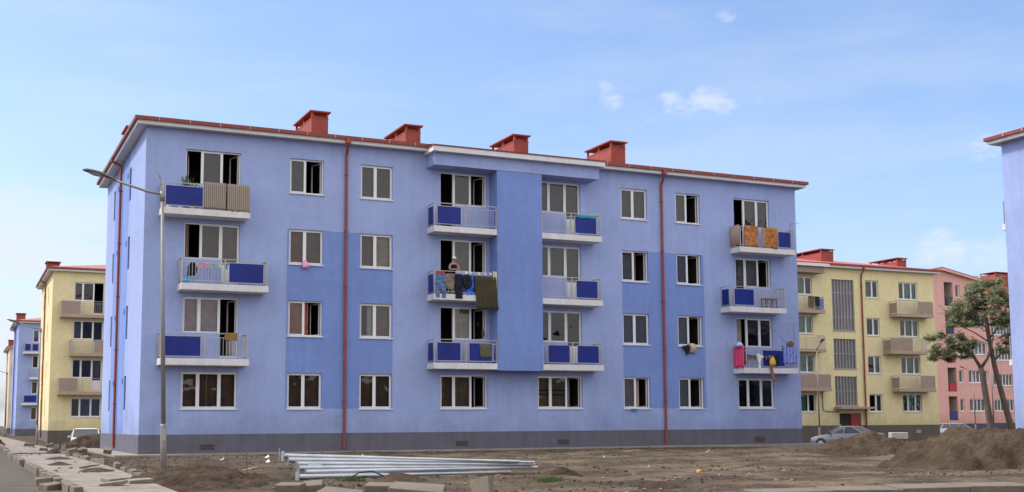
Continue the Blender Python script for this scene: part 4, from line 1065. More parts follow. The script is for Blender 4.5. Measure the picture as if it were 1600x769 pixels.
for i, x in enumerate((28.25,28.42,28.60,29.30)):
    garment('dark_sock', 'small dark garment pegged along the lowest right balcony', 'garment', [(x,4.42-.03*i),(x+.14,4.38),(x+.17,4.24),(x+.08,4.12),(x+.02,4.25)], YR_-.04, PATT, .03, 'small dark garments on the lowest right balcony')
garment('white_garment', 'white stocking hanging down from the lowest right balcony line', 'garment', [(28.80,4.42),(28.92,4.46),(29.20,4.34),(29.22,4.28),(29.02,4.26),(29.04,3.70),(28.92,3.68),(28.90,4.1)], YR_-.05, LWHITE, .03)
bag((29.72,-.92,3.88), (.36,.16,.44), YEL, 'yellow bag hanging from the lowest right balcony rail')
garment('black_garment', 'black garment hanging right of the yellow bag', 'garment', [(29.86,4.36),(30.10,4.44),(30.16,3.9),(29.98,3.84),(29.92,4.1)], YR_-.04, NAVY, .05)
garment('brown_scarf', 'long brown scarf hanging below the lowest right balcony slab', 'scarf', [(29.48,4.36),(29.58,4.40),(29.66,3.9),(29.74,3.5),(29.94,3.14),(29.86,3.08),(29.66,3.22),(29.56,3.7)], YR_-.10, BRN, .04)
cloth('towel', 'blue and white patterned towel over the lowest right balcony rail', 'towel', 30.42, 31.26, 3.98, 4.88, BLUEW, folds=3, amp=.015)
garment('brown_bundle', 'small brown bundle on top of the lowest right balcony rail', 'bundle', [(30.70,4.88),(31.02,4.88),(31.03,5.0),(30.92,5.12),(30.80,5.10),(30.72,5.0)], -.74, BRN, .18)
garment('hanging_bird_decoy', 'small dark wall ornament beside the lower middle balcony door', 'ornament', [(14.30,5.5),(14.36,5.4),(14.42,5.5),(14.37,5.66)], -.02, NAVY, .02)

# the woman leaning on the rail
def person():
    rt = empty('person', 'person in a black sleeveless top and white headscarf leaning on the balcony rail', 'person', (12.93, -.50, SLZ(2)+.26))
    ox, oy, oz = 12.93, -.50, SLZ(2)+.26
    def skinned(name, verts, edges, root, m, sub=1):
        me = bpy.data.meshes.new(name); me.from_pydata([v[:3] for v in verts], edges, []); me.materials.append(m)
        o = bpy.data.objects.new(name, me); COL.objects.link(o); o.parent = rt
        md = o.modifiers.new('skin', 'SKIN')
        if not me.skin_vertices: me.attributes.new
        sv = me.skin_vertices[0].data if me.skin_vertices else None
        if sv is None: return o
        for i, v in enumerate(verts):
            r = v[3] if isinstance(v[3], tuple) else (v[3], v[3]); sv[i].radius = r
        sv[root].use_root = True
        ss = o.modifiers.new('sub', 'SUBSURF'); ss.levels = sub; ss.render_levels = sub
        return o
    V = [(0,.02,.90,(.15,.11)),(0,-.03,1.05,(.125,.095)),(0,-.12,1.22,(.15,.10)),(0,-.19,1.34,(.13,.085)),(0,-.225,1.41,.048),(0,-.255,1.46,.055),(0,-.285,1.53,(.075,.09)),(0,-.285,1.60,.062)]
    E_ = [(i, i+1) for i in range(7)]
    for s in (-1, 1):
        b = len(V)
        V += [(s*.10,.02,.84,.085),(s*.105,.0,.46,.058),(s*.105,.04,.09,.038),(s*.11,-.10,.035,.030)]
        E_ += [(0, b), (b, b+1), (b+1, b+2), (b+2, b+3)]
        b = len(V)
        V += [(s*.16,-.20,1.33,.050),(s*.24,-.28,1.10,.038),(s*.09,-.39,1.085,.028),(s*.03,-.42,1.08,.026)]
        E_ += [(3, b), (b, b+1), (b+1, b+2), (b+2, b+3)]
        for k in range(4):
            f = len(V); L = (.055,.062,.058,.045)[k]
            V += [(-s*.005,-.43+.015*k-.02,1.085-.016*k+.02,.0085),(-s*(.005+L),-.44+.01*k,1.07-.016*k+.02,.0075)]
            E_ += [(b+3, f), (f, f+1)]
        f = len(V); V += [(s*.03,-.445,1.115,.009),(s*.005,-.46,1.13,.008)]; E_ += [(b+3, f), (f, f+1)]
    SK = mat('skin', (.42,.24,.17), .6)
    skinned('body', V, E_, 0, SK)
    TV = [(0,.0,.90,(.19,.15)),(0,-.03,1.05,(.18,.145)),(0,-.12,1.22,(.20,.155)),(0,-.185,1.31,(.185,.135)),(0,-.205,1.38,(.10,.085))]
    skinned('top', TV, [(0,1),(1,2),(2,3),(3,4)], 0, NAVY)
    PV = [(0,.02,.93,(.165,.125)),(0,.02,.86,(.17,.125)),(.10,.02,.80,.10),(.105,.0,.46,.075),(.105,.035,.12,.055),(-.10,.02,.80,.10),(-.105,.0,.46,.075),(-.105,.035,.12,.055)]
    skinned('trousers', PV, [(0,1),(1,2),(2,3),(3,4),(1,5),(5,6),(6,7)], 0, NAVY)
    # headscarf as a cap that leaves the face free
    mb = MB(); n = 12; c = Vector((0,-.275,1.57))
    for j in range(6):
        ph = math.pi/2*j/5
        for k in range(n):
            a = 6.283*k/n; p = Vector((math.cos(a)*math.cos(ph)*.098, math.sin(a)*math.cos(ph)*.112+.012, math.sin(ph)*.10))
            if p.y > .02 and j == 0: p.z -= .07
            mb.v.append(tuple(c+p))
    for j in range(5):
        for k in range(n): mb.f.append([j*n+k, j*n+(k+1)%n, (j+1)*n+(k+1)%n, (j+1)*n+k]); mb.m.append(0)
    mb.build('headscarf', LWHITE, rt, smooth=True)
    for s in (-1, 1):
        MB().obox((s*.03,-.372,1.545), (.018,.008,.010)).build('eye', NAVY, rt)
        MB().obox((s*.078,-.28,1.535), (.012,.03,.045)).build('ear', SK, rt, bevel=.004)
    mb = MB(); mb.face([(-.012,-.368,1.51),(0,-.395,1.512),(0,-.37,1.55)]); mb.face([(0,-.395,1.512),(.012,-.368,1.51),(0,-.37,1.55)]); mb.face([(-.012,-.368,1.51),(.012,-.368,1.51),(0,-.395,1.512)]); mb.build('nose', SK, rt)
    MB().obox((0,-.366,1.488), (.04,.006,.010)).build('mouth', mat('lips', (.25,.08,.07), .6), rt)
person()

# yellow block: a few things on its balconies
garment('dark_laundry', 'dark clothes hanging on a top balcony of the right yellow block', 'laundry', [(51.9,9.78),(52.4,9.75),(52.5,10.6),(51.9,10.62)], 24.3-.9, PATT, .05)
garment('dark_laundry', 'black towel beside dark clothes on the right yellow block', 'laundry', [(52.55,9.9),(52.95,9.9),(52.95,10.6),(52.55,10.6)], 24.3-.9, NAVY, .05)
t = MB().box(52.95,53.4,23.47,23.9,9.66,10.5).build('blue_crate', mat('blue_crate',(.05,.16,.5),.5), bevel=.02); tag(t, 'blue crate on a top balcony of the right yellow block', 'crate')

# ------------------------------------------------------------------ street lamps
def make_lamp(name, label, loc, rz=0, group='street lamps'):
    r = empty(name, label, 'street lamp', loc, rz, group)
    mb = MB(); mb.tube([(0,0,-.3),(0,0,.75),(0,0,1.15),(0,0,1.2)], [.072,.070,.068,.060], 14); mb.tube([(0,0,1.2),(0,0,6.72)], [.054,.038], 12)
    mb.build('pole', POLE, r, smooth=True)
    MB().obox((0,-.069,.95), (.09,.012,.28)).build('access_door', mat('lamp_door', (.36,.35,.36), .5, .3), r)
    mb = MB(); mb.tube([(0,0,6.50),(0,0,6.74)], .058, 12); mb.tube([(.02,0,6.66),(-.35,0,6.72),(-1.15,0,6.97)], [.033,.031,.029], 10); mb.build('arm', POLE, r, smooth=True)
    # cobra head: rounded body with a glass bowl underneath
    mb = MB(); n = 12; st = [(-1.05,.035,.035,6.945),(-1.2,.075,.055,7.0),(-1.38,.125,.075,7.06),(-1.58,.14,.07,7.11),(-1.72,.115,.055,7.14),(-1.80,.05,.028,7.155)]
    for x, w, h, z in st:
        for k in range(n):
            a = 6.283*k/n; zz = math.sin(a)*h; zz = zz*.35 if zz < 0 else zz
            mb.v.append((x, math.cos(a)*w, z+zz))
    for j in range(len(st)-1):
        for k in range(n): mb.f.append([j*n+k, j*n+(k+1)%n, (j+1)*n+(k+1)%n, (j+1)*n+k]); mb.m.append(0)
    mb.f.append(list(range(n))); mb.f.append([(len(st)-1)*n+k for k in range(n)]); mb.m += [0,0]
    h = mb.build('lamp_head', mat('lamp_head_grey', (.10,.09,.085), .5, .3), r, smooth=True)
    mb = MB(); 
    for j, (x, w, d) in enumerate([(-1.32,.05,.01),(-1.42,.105,.04),(-1.56,.115,.05),(-1.68,.07,.02)]):
        zc_ = 7.04+(-1.32-x)*.25
        for k in range(n):
            a = 6.283*k/n; mb.v.append((x, math.cos(a)*w, zc_-.012-(abs(math.sin(a))*d if math.sin(a) < 0 else -.0)))
    for j in range(3):
        for k in range(n): mb.f.append([j*n+k, j*n+(k+1)%n, (j+1)*n+(k+1)%n, (j+1)*n+k]); mb.m.append(0)
    mb.build('glass_bowl', mat('lamp_bowl', (.30,.28,.26), .25), h, smooth=True)
    return r
lamp = make_lamp('street_lamp', 'tall grey street lamp standing nearest, before the left end of the blue block', (-1.98, -19.2, gh(-1.98,-19.2)))
lamp.rotation_euler.y = R(-1.6)
for loc, rz, lab in [((-2.27,24.4,0),0,'street lamp on the left before the yellow block'), ((-1.79,86.5,0),0,'farthest street lamp, at the left picture edge'),
                     ((47.2,16.9,-.5),R(65),'street lamp behind the silver saloon, before the right yellow block'), ((66.0,19.2,-.5),R(-60),'street lamp pole between the two pine trunks'), ((89.7,43.6,-.5),0,'thin far street lamp before the pink block')]:
    c = copy_tree(lamp); c.location = loc; c.rotation_euler = (0, 0, rz); c['label'] = lab

# ------------------------------------------------------------------ pines
BARK = mat('pine_bark', (.115,.085,.068), .95, var=.3, vscale=6, bump=.6, bscale=20)
def leafmat(name, c1, c2):
    m = mat(name, c1, .75, vscale=1.6, col2=c2); return m
NEED = leafmat('pine_needles', (.19,.205,.09), (.115,.135,.055))
TP = Vector((57.6, 10.9, 0)); TL = Vector((math.cos(.80), -math.sin(.80), 0)); TD = Vector((math.sin(.80), math.cos(.80), 0))
def tree(label, trunk, branches, clumps, seed):
    r = empty('pine_tree', label, 'tree', (TP.x, TP.y, 0), 0, 'pine trees')
    W = lambda l, h, d=0: TL*l + TD*d + Vector((0,0,h))
    rnd = random.Random(seed); mb = MB()
    mb.tube([W(*p[:3]) for p in trunk], [p[3] for p in trunk], 10)
    for br in branches: mb.tube([W(*p[:3]) for p in br], [p[3] for p in br], 6)
    tips = []
    for (l, h, rr, d) in clumps:                # twigs to each clump from the nearest trunk or branch point
        c = W(l, h, d); best = None
        for p in trunk[2:]+[q for b in branches for q in b]:
            q = W(*p[:3])
            if q.z < c.z+.3 and (best is None or (q-c).length < (best-c).length): best = q
        if best is None: best = W(*trunk[-1][:3])
        mid = (best+c)/2+Vector((0,0,-.12)); mb.tube([best, mid, c+Vector((0,0,.1))], [.05,.035,.012], 5)
    mb.build('trunk', BARK, r, smooth=True)
    mb = MB(); more = []
    for (l, h, rr, d) in clumps:
        for q in range(2): more.append((l+rnd.uniform(-1,1)*rr*1.1, h+rnd.uniform(-.7,.6)*rr, rr*rnd.uniform(.5,.8), d+rnd.uniform(-1,1)*rr))
    for (l, h, rr, d) in list(clumps)+more:
        c = W(l, h, d)
        for s_ in range(int(38*rr/.5)):
            # tuft centre inside the clump
            v = Vector((rnd.gauss(0,1), rnd.gauss(0,1), rnd.gauss(0,.62))); v = v*rr*.56
            t = c+v
            for q in range(13):
                dr = Vector((rnd.gauss(0,1), rnd.gauss(0,1), rnd.gauss(.35,.8))).normalized()
                L = rnd.uniform(.16,.28); w = dr.orthogonal().normalized()*rnd.uniform(.014,.026)
                a = t+dr*.02; b = t+dr*L
                mb.face([a-w, b-w*.4, b+w*.4, a+w])
    mb.build('crown', NEED, r)
    return r
def cl(u, v, rpx, d=0): return ((u-1560)/23., 1.2+(655-v)/23., rpx*1.28/23., d)
tp = lambda u, v, r, d=0: ((u-1560)/23., 1.2+(655-v)/23., d, r)
tree('taller pine tree, its trunk the right one of two, before the pink block',
     [tp(1580,700,.24),tp(1577,672,.22),tp(1566,620,.19),tp(1557,575,.17),tp(1551,535,.14),tp(1548,505,.14),tp(1545,475,.09),tp(1543,450,.05)],
     [[tp(1549,512,.07),tp(1532,500,.05,.3),tp(1518,488,.03,.5)], [tp(1550,530,.07),tp(1566,510,.05,-.3),tp(1580,498,.03,-.5)], [tp(1556,565,.06),tp(1572,545,.045,.3),tp(1582,530,.03,.4)],
      [tp(1548,490,.05),tp(1560,472,.04,.4),tp(1572,462,.025,.7)], [tp(1551,535,.05),tp(1530,520,.04,-.5),tp(1508,508,.025,-.8)]],
     [cl(1545,441,11,.2),cl(1533,449,9,-.3),cl(1560,445,10,.1),cl(1528,464,12,.5),cl(1550,462,14,-.4),cl(1573,461,12,.6),cl(1585,470,11,0),cl(1511,474,10,0),cl(1498,484,9,-.4),cl(1519,488,12,.6),
      cl(1543,484,13,.2),cl(1566,482,14,-.5),cl(1585,490,11,.3),cl(1499,501,9,-.8),cl(1514,506,8,-.7),cl(1533,503,9,.4),cl(1581,506,10,-.5),cl(1560,503,9,.5),cl(1576,528,9,.4),cl(1587,538,9,.2),cl(1568,546,6,.1),cl(1590,518,9,0)], 4)
tree('shorter pine tree, its forked trunk the left one of two, before the pink block',
     [tp(1549,700,.26,-.6),tp(1547,672,.24,-.6),tp(1542,625,.21,-.6),tp(1538,585,.19,-.6),tp(1536,575,.18,-.6)],
     [[tp(1536,575,.14,-.6),tp(1526,556,.11,-.6),tp(1514,546,.07,-.7),tp(1500,541,.04,-.8),tp(1484,544,.03,-.9)], [tp(1536,576,.13,-.6),tp(1547,560,.10,-.5),tp(1553,540,.08,-.4),tp(1557,524,.05,-.3)], [tp(1524,554,.06,-.6),tp(1512,560,.04,-.6),tp(1498,556,.03,-.6)], [tp(1505,542,.04,-.7),tp(1490,530,.03,-.6),tp(1474,524,.02,-.6)]],
     [cl(1467,527,6,-.6),cl(1478,523,6,-.7),cl(1471,543,7,-.9),cl(1484,549,8,-.9),cl(1499,533,9,-.8),cl(1511,541,9,-.5),cl(1496,556,6,-.6),cl(1524,536,7,-.4),cl(1468,559,5,-.8),cl(1518,556,5,-.6),cl(1507,525,6,-.3)], 9)

# ------------------------------------------------------------------ mounds of earth
def mound(label, cx, cy, rx, ry, h, rot=0, flat=0, seed=1, m=None, res=.055, name='earth_mound', z=0, rough=1., group=None):
    nx, ny = int(2*rx*1.15/res), int(2*ry*1.15/res); mb = MB(); cr, sr = math.cos(rot), math.sin(rot)
    for j in range(ny+1):
        for i in range(nx+1):
            u, v = (i/nx*2-1)*1.15, (j/ny*2-1)*1.15
            x, y = u*rx, v*ry; X, Y = cx+x*cr-y*sr, cy+x*sr+y*cr
            wob = .16*noise.noise((X*.8, Y*.8, seed))+.06*noise.noise((X*2.5, Y*2.5, seed))
            r = math.sqrt(u*u+v*v)+wob
            f = max(0, 1-r); 
            if flat: f = min(f, 1-flat)/(1-flat)
            f = f*(1.0+.25*(1-f))/1.0
            n = (noise.noise((X*2, Y*2, seed+3))*.12+noise.noise((X*6, Y*6, seed+5))*.075+noise.noise((X*14, Y*14, seed+8))*.045)*rough
            zz = h*f + n*(min(1, f*5))*min(1, h*2) - (.10 if f <= 0 else .03*(1-f))
            mb.v.append((X, Y, z+zz + (gh(X, Y) if f < .5 else gh(X, Y)*.3)*(1 if z == 0 else 0)))
    for j in range(ny):
        for i in range(nx): a = j*(nx+1)+i; mb.f.append([a, a+1, a+nx+2, a+nx+1]); mb.m.append(0)
    return tag(mb.build(name, m or MOUND, smooth=True), label, 'mound', group)
def soil(name, c1, c2, c3):
    m = bpy.data.materials.new(name); m.use_nodes = True; t = m.node_tree; L = t.links.new; p = t.nodes['Principled BSDF']; p.inputs['Roughness'].default_value = .98; p.inputs['Specular IOR Level'].default_value = .1
    tc = N(t, 'ShaderNodeTexCoord').outputs['Object']
    n = N(t, 'ShaderNodeTexNoise'); n.inputs['Scale'].default_value = 2.2; n.inputs['Detail'].default_value = 12; n.inputs['Roughness'].default_value = .72; L(tc, n.inputs[0])
    r = N(t, 'ShaderNodeValToRGB'); e = r.color_ramp.elements; e.new(.5); e[0].position = .34; e[1].position = .5; e[2].position = .66
    for q, c in zip(e, (c1, c2, c3)): q.color = c+(1,)
    L(n.outputs[0], r.inputs[0]); L(r.outputs[0], p.inputs['Base Color'])
    b = N(t, 'ShaderNodeBump'); b.inputs['Strength'].default_value = 1; b.inputs['Distance'].default_value = .07; n2 = N(t, 'ShaderNodeTexNoise'); n2.inputs['Scale'].default_value = 12; n2.inputs['Detail'].default_value = 8; L(tc, n2.inputs[0]); L(n2.outputs[0], b.inputs['Height']); L(b.outputs[0], p.inputs['Normal'])
    MATS[name] = m; return m
MOUND = soil('mound_soil', (.042,.029,.020), (.068,.049,.034), (.102,.075,.053))
DKSOIL = soil('dark_heap_soil', (.035,.024,.017), (.060,.042,.030), (.095,.068,.050))
mound('large flat topped mound of brown earth at the right picture edge', 18.25, -26.6, 4.0, 2.6, .90, R(-30), flat=.58, seed=2)
mound('smaller pointed heap of brown earth before the silver saloon', 22.7, -15.3, 2.1, 1.4, .72, R(-35), flat=.12, seed=5)
mound('dark earth heap around the foot of the nearest street lamp', -2.05, -22.9, 1.9, 2.3, .36, 0, seed=7, m=DKSOIL)
mound('dark earth heap between the left yellow block and the blue block', 0.1, 16.4, 2.0, 1.8, .86, 0, seed=11, m=DKSOIL, res=.1)
mound('small earth heap in front of the steel poles', 1.75, -25.0, .75, .5, .20, 0, seed=13)
mound('small dark clod heap right of the steel poles', 6.25, -23.6, .55, .45, .17, 0, seed=17, m=DKSOIL, res=.05)
mound('low dark earth heap near the bottom edge, left of the kerb stones', 5.3, -29.3, .55, .45, .13, 0, seed=19, m=DKSOIL, res=.05)
mound('dark earth heap on the far end of the left pavement', -2.2, 3.0, .9, 1.6, .30, 0, seed=23, m=DKSOIL)
for x, y, a, b, q in ((-3.3,-17.5,.55,.9,'nearest'), (-3.75,-12.0,.45,1.0,'middle'), (-3.3,-6.0,.6,1.2,'farthest')):
    mound('thin spill of dirt on the left pavement, the %s of three' % q, x, y, a, b, .10, 0, seed=int(-y)+40, z=.075, rough=.7, m=MOUND)
mound('dark rubble heap beside the road at the left picture edge', -4.9, 27.0, 1.3, 4.0, .85, 0, seed=29, m=DKSOIL, res=.12)
mound('brown earth heap beyond the large mound, before the parked estate car', 45.5, -1.5, 3.2, 2.2, .5, 0, seed=31, z=-.5, res=.12)

# ------------------------------------------------------------------ steel poles lying on the ground
def steel_pole(label, L, xl, yl, zl, xr, yr, zr, rb=.058, rt=.030, door=False, flange=True):
    r = empty('steel_pole', label, 'pole', (xl, yl, zl), 0, 'galvanised steel poles stacked on the ground')
    d = Vector((xr-xl, yr-yl, zr-zl)); mb = MB(); mb.tube([(0,0,0), tuple(d*.38), tuple(d*.385), tuple(d)], [rb, rb*.88, rb*.80, rt], 12); mb.build('shaft', STEEL, r, smooth=False)
    if flange:
        rot = d.to_track_quat('X', 'Z').to_matrix()
        f = MB(); f.obox((0,0,0), (.018,.21,.21), rot); f.build('base_plate', mat('plate_steel', (.38,.40,.42), .45, .6, var=.2), r)
    if door: 
        f = MB(); f.obox(d*.07+Vector((0,-rb,0)), (.30,.012,.07)); f.build('access_door', mat('door_label', (.60,.66,.70), .4, .3), r)
    return r
names = ['topmost','second from the top','third from the top','fourth from the top','fifth from the top','lowest']
zl = [.515,.43,.345,.26,.175,.085]; zr = [.30,.275,.225,.185,.155,.06]; yy = [-22.92,-23.0,-23.1,-23.18,-23.28,-23.38]; xl = [-.10,-.02,.14,.16,.28,.10]; xr = [5.35,5.75,5.78,5.70,5.88,5.2]
for i in range(6):
    steel_pole('galvanised steel pole, %s of the stack in front of the blue block' % names[i], 0, xl[i], yy[i], zl[i], xr[i], yy[i]+.12*(i-2), zr[i], door=(i == 2))
for x, w in ((.35,.5),(4.7,.3)):
    MB().box(x, x+.1, -23.5, -22.85, -.05, .03).build('bearer', WOOD, None)
for o in list(COL.objects):
    if o.name.startswith('bearer'): tag(o, 'timber bearer lying under the steel poles', 'timber', 'timber bearers under the poles')
mb = MB(); mb.tube([(-.16,-22.85,.40),(-.16,-22.85,.68)], .008, 5); tag(mb.build('steel_rod', STEEL), 'short thin upright rod at the left end of the pole stack', 'rod')

# ------------------------------------------------------------------ kerbs and loose blocks
def block(name, label, loc, size, rz=0, tilt=(0,0), m=None, jit=.012, group=None, cat='block', seed=0):
    rnd = random.Random(seed or int(abs(loc[0])*1000+abs(loc[1])*100)); rot = Matrix.Rotation(tilt[0], 3, 'X') @ Matrix.Rotation(tilt[1], 3, 'Y')
    mb = MB(); mb.obox((0,0,0), size, rot, 0, jit, rnd); o = mb.build(name, m or KERB, None, loc=loc, rotz=rz, bevel=.012)
    return tag(o, label, cat, group)
y = -27.0; i = 0
while y < 30:
    if i not in (3, 9, 16, 17, 24, 31):
        rr = random.Random(i)
        block('kerb_stone', 'pale concrete kerb stone between the road and the left pavement', (road_edge(y+.5)+.07+rr.uniform(-.02,.02), y+.5, .04+rr.uniform(-.015,.012)), (.15,.97,.26), rr.uniform(-.03,.03), group='kerb stones along the road', cat='kerb stone')
    y += 1.0; i += 1
y = -21.2; i = 0
while y < 4:
    if i % 5 != 3 and i not in (7,):
        rr = random.Random(i+50)
        block('edging_stone', 'pale edging stone along the building side of the left pavement', (-2.50-.25*max(0, (-14-y)/8)+rr.uniform(-.06,.06), y+.5, .05+rr.uniform(-.04,.06)), (.13,.94,.24), rr.uniform(-.10,.10), (rr.uniform(-.03,.03), rr.uniform(-.1,.1)), group='edging stones along the pavement', cat='edging stone')
    y += 1.0; i += 1
rr = random.Random(77)
for k in range(10):
    x = rr.uniform(-3.1,-1.2); y = rr.uniform(-4, 22)
    block('loose_block', 'loose concrete block lying about the far end of the left pavement', (x, y, .12+rr.uniform(0,.12)), (rr.uniform(.25,.5),rr.uniform(.2,.35),rr.uniform(.15,.28)), rr.uniform(0,3), (rr.uniform(-.3,.3), rr.uniform(-.3,.3)), group='loose blocks on the left pavement')
for k, (x, y, z, sz) in enumerate(((-4.80,-22.6,.06,(.32,.26,.22)), (-4.78,-24.2,.03,(.34,.28,.20)))):
    block('loose_block', 'loose dirty block beside the kerb at the near edge of the road', (x, y, z), sz, .5*k, (.12*k, -.08), group='loose blocks at the near road edge')
for k, (x, y) in enumerate(((-3.55,-23.4), (-3.2,-24.3), (-3.75,-24.9))):
    block('paving_slab', 'loose pale slab lying on the near end of the left pavement', (x, y, .13), (.46,.30,.07), .5-.4*k, (.05, -.06*k), PAVE, group='loose slabs on the pavement', cat='slab')

def fg(u, d): # forward/lateral helper in the plane of the ground near the camera
    a = YAW; l = (u-800)/1844.*d
    return (-6.41+math.sin(a)*d+math.cos(a)*l, -47.93+math.cos(a)*d-math.sin(a)*l)
x_, y_ = fg(455, 18.6); block('concrete_block', 'square concrete block at the bottom edge before the pole stack, leftmost of two', (x_, y_, .12), (.40,.36,.30), -YAW-.12, (R(5), R(2)))
x_, y_ = fg(491, 18.9); block('concrete_block', 'concrete block leaning against the right side of a square block at the bottom edge', (x_, y_, .13), (.30,.40,.28), -YAW+.12, (R(6), R(-4)))
x_, y_ = fg(533, 18.3); block('broken_slab', 'broken concrete slab lying flat right of two blocks at the bottom edge', (x_, y_, .06), (.62,.5,.20), -YAW-.2, (R(6), R(6)), jit=.03)
x_, y_ = fg(594, 18.7); block('concrete_block', 'long concrete block lying before the middle of the pole stack', (x_, y_, .13), (.42,.34,.26), -YAW-.05, (R(7), R(0)))
x_, y_ = fg(652, 18.4); block('broken_slab', 'wide broken slab tilted at the bottom edge, left of an upright stone', (x_, y_, .08), (.85,.45,.26), -YAW-.15, (R(8), R(3)), jit=.035)
x_, y_ = fg(753, 18.0); block('broken_slab', 'pale rounded slab standing tilted before the right end of the poles', (x_, y_, .10), (.30,.14,.50), -YAW-.5, (R(-22), R(-18)), jit=.04)
x_, y_ = fg(700, 17.8); block('broken_slab', 'low slab piece between the tilted slab and the rounded stone', (x_, y_, .02), (.30,.4,.24), -YAW+.3, (R(8), R(10)), jit=.03)
for k, (u, d) in enumerate(((380,18.5),(415,18.2),(940,18.6),(905,18.4),(968,18.5))):
    x_, y_ = fg(u, d); block('small_stone', 'small pale stone lying at the bottom edge', (x_, y_, .03), (.20,.18,.12), k, (.2,.1), jit=.03, group='small pale stones at the bottom edge', cat='stone')
A_, B_ = Vector((3.92,-33.89)), Vector((8.58,-34.62)); dirv = (B_-A_).normalized(); ang = math.atan2(dirv.y, dirv.x)
seg = (B_-A_).length/4.05
lab = ['leftmost long kerb stone at the bottom right edge', 'second long kerb stone from the left at the bottom right edge', 'third long kerb stone from the left at the bottom right edge', 'fourth long kerb stone from the left, under the large mound', None, None]
for k in range(6):
    c = A_+dirv*seg*(k+.5)
    if lab[k]: block('kerb_stone', lab[k], (c.x, c.y, .075+.004*k), (seg-.02,.50,.26), ang, (R(3.5), R(.3*(k % 2))), group='long kerb stones at the bottom right', cat='kerb stone', jit=.008)

# ------------------------------------------------------------------ loose clods and grit
def grit(name, n, box, sizes, m, seed, avoid=None):
    rnd = random.Random(seed); mb = MB()
    for _ in range(n):
        x, y = rnd.uniform(box[0], box[1]), rnd.uniform(box[2], box[3])
        if avoid and avoid(x, y): continue
        if rnd.random() > max(.03, .12+2.4*noise.noise((x*.33, y*.33, seed))): continue
        s = sizes[0]+(sizes[1]-sizes[0])*rnd.random()**3; z = gh(x, y)+s*.15
        b = len(mb.v)
        for d in ((1,0,0),(0,1,0),(-1,0,0),(0,-1,0),(0,0,.75),(0,0,-.6)):
            mb.v.append((x+(d[0]+rnd.uniform(-.35,.35))*s*.6, y+(d[1]+rnd.uniform(-.35,.35))*s*.6, z+(d[2]+rnd.uniform(-.2,.2))*s*.55))
        for q in ((0,1,4),(1,2,4),(2,3,4),(3,0,4),(1,0,5),(2,1,5),(3,2,5),(0,3,5)): mb.f.append([b+i for i in q]); mb.m.append(0)
    o = mb.build(name, m, smooth=False); o['kind'] = 'stuff'; return o
av = lambda x, y: (-1.0 < x < 33.3 and y > -1.3) or x < -2.4
grit('soil_clods', 14000, (-2.4, 33, -33, -1.4), (.015,.085), MATS['mound_soil'], 3, av)
grit('dark_clods', 5000, (-2.4, 7, -31, -1.6), (.015,.07), MATS['mound_soil'], 4, av)
grit('pale_gravel', 2500, (-2.4, 30, -33, -1.6), (.012,.05), CONC, 5, av)
grit('pavement_grit', 900, (-4.2,-2.7,-23,20), (.02,.10), MATS['mound_soil'], 6)
for o in COL.objects:
    if o.name == 'pavement_grit': o.location.z = .13
grit('rubble', 420, (-2.0, 14, -31.5, -24), (.03,.12), MATS['kerb_concrete'], 8, lambda x, y: x < -1)
# small litter, plank, twigs
rnd = random.Random(12)
for k, (x, y) in enumerate(((8.6,-15.2),(2.2,-12.0),(6.5,-8.2),(12.6,-14.4),(9.3,-22.4),(19.0,-10.8),(1.4,-9.0),(3.6,-6.0))):
    s = rnd.uniform(.05,.10); mb = MB(); mb.face([(-s,-s*.6,.02),(s,-s*.5,.05),(s*.8,s*.6,.07),(-s*.7,s*.7,.03)]); mb.face([(s,-s*.5,.05),(s*1.1,s*.1,.13),(s*.8,s*.6,.07)])
    o = mb.build('litter_scrap', LWHITE, None, loc=(x, y, gh(x, y)), rotz=k); sm = o.modifiers.new('t','SOLIDIFY'); sm.thickness = .006
    tag(o, 'scrap of white litter on the bare earth', 'litter', 'white litter scraps on the earth')
block('orange_scrap', 'small orange scrap on the earth near the bottom edge', (9.1,-24.9,.05), (.11,.08,.06), .4, m=mat('orange_plastic',(.65,.30,.08),.6), cat='litter')
block('plank', 'short pale plank lying on dark earth right of the street lamp', (.1,-18.6,.08), (.75,.09,.04), .75, (0,R(-6)), mat('pale_wood',(.50,.38,.24),.8), cat='plank')
def twig(label, x, y, h, seed):
    rnd = random.Random(seed); mb = MB(); z = gh(x, y)
    mb.tube([(0,0,-.05),(.02,0,h*.5),(-.02,.01,h)], [.014,.010,.004], 6)
    for i in range(9):
        t = rnd.uniform(.3,.95); a = rnd.uniform(0,6.28); l = rnd.uniform(.08,.22); mb.tube([(0,0,h*t),(math.cos(a)*l, math.sin(a)*l, h*t+l*.8)], [.006,.002], 4)
    return tag(mb.build('sapling', BARK, None, loc=(x, y, z)), label, 'sapling')
twig('bare sapling right of the nearest street lamp', -.75, -20.3, .62, 2); twig('shorter bare sapling standing in dark earth beside a taller one', -.45, -21.0, .42, 5)
def tuft(x, y, s, n, seed, label):
    rnd = random.Random(seed); mb = MB()
    for i in range(n):
        a, d = rnd.uniform(0,6.28), rnd.random()*s; px, py = math.cos(a)*d, math.sin(a)*d; b = rnd.uniform(0,6.28); h = rnd.uniform(.05,.14); w = .008
        mb.face([(px-w,py,-.01),(px+w,py,-.01),(px+math.cos(b)*h*.5, py+math.sin(b)*h*.5, h)])
    o = mb.build('grass_tuft', mat('grass_green', (.075,.11,.03), .8, var=.3, vscale=9), None, loc=(x, y, gh(x, y))); return tag(o, label, 'grass tuft')
tuft(4.4,-26.6,.28,260,1,'small green grass tuft right of the steel poles'); tuft(1.0,-24.3,.30,160,2,'sparse green weeds below the left part of the pole stack'); tuft(-.2,-26.0,.3,120,3,'sparse weeds left of the concrete blocks')
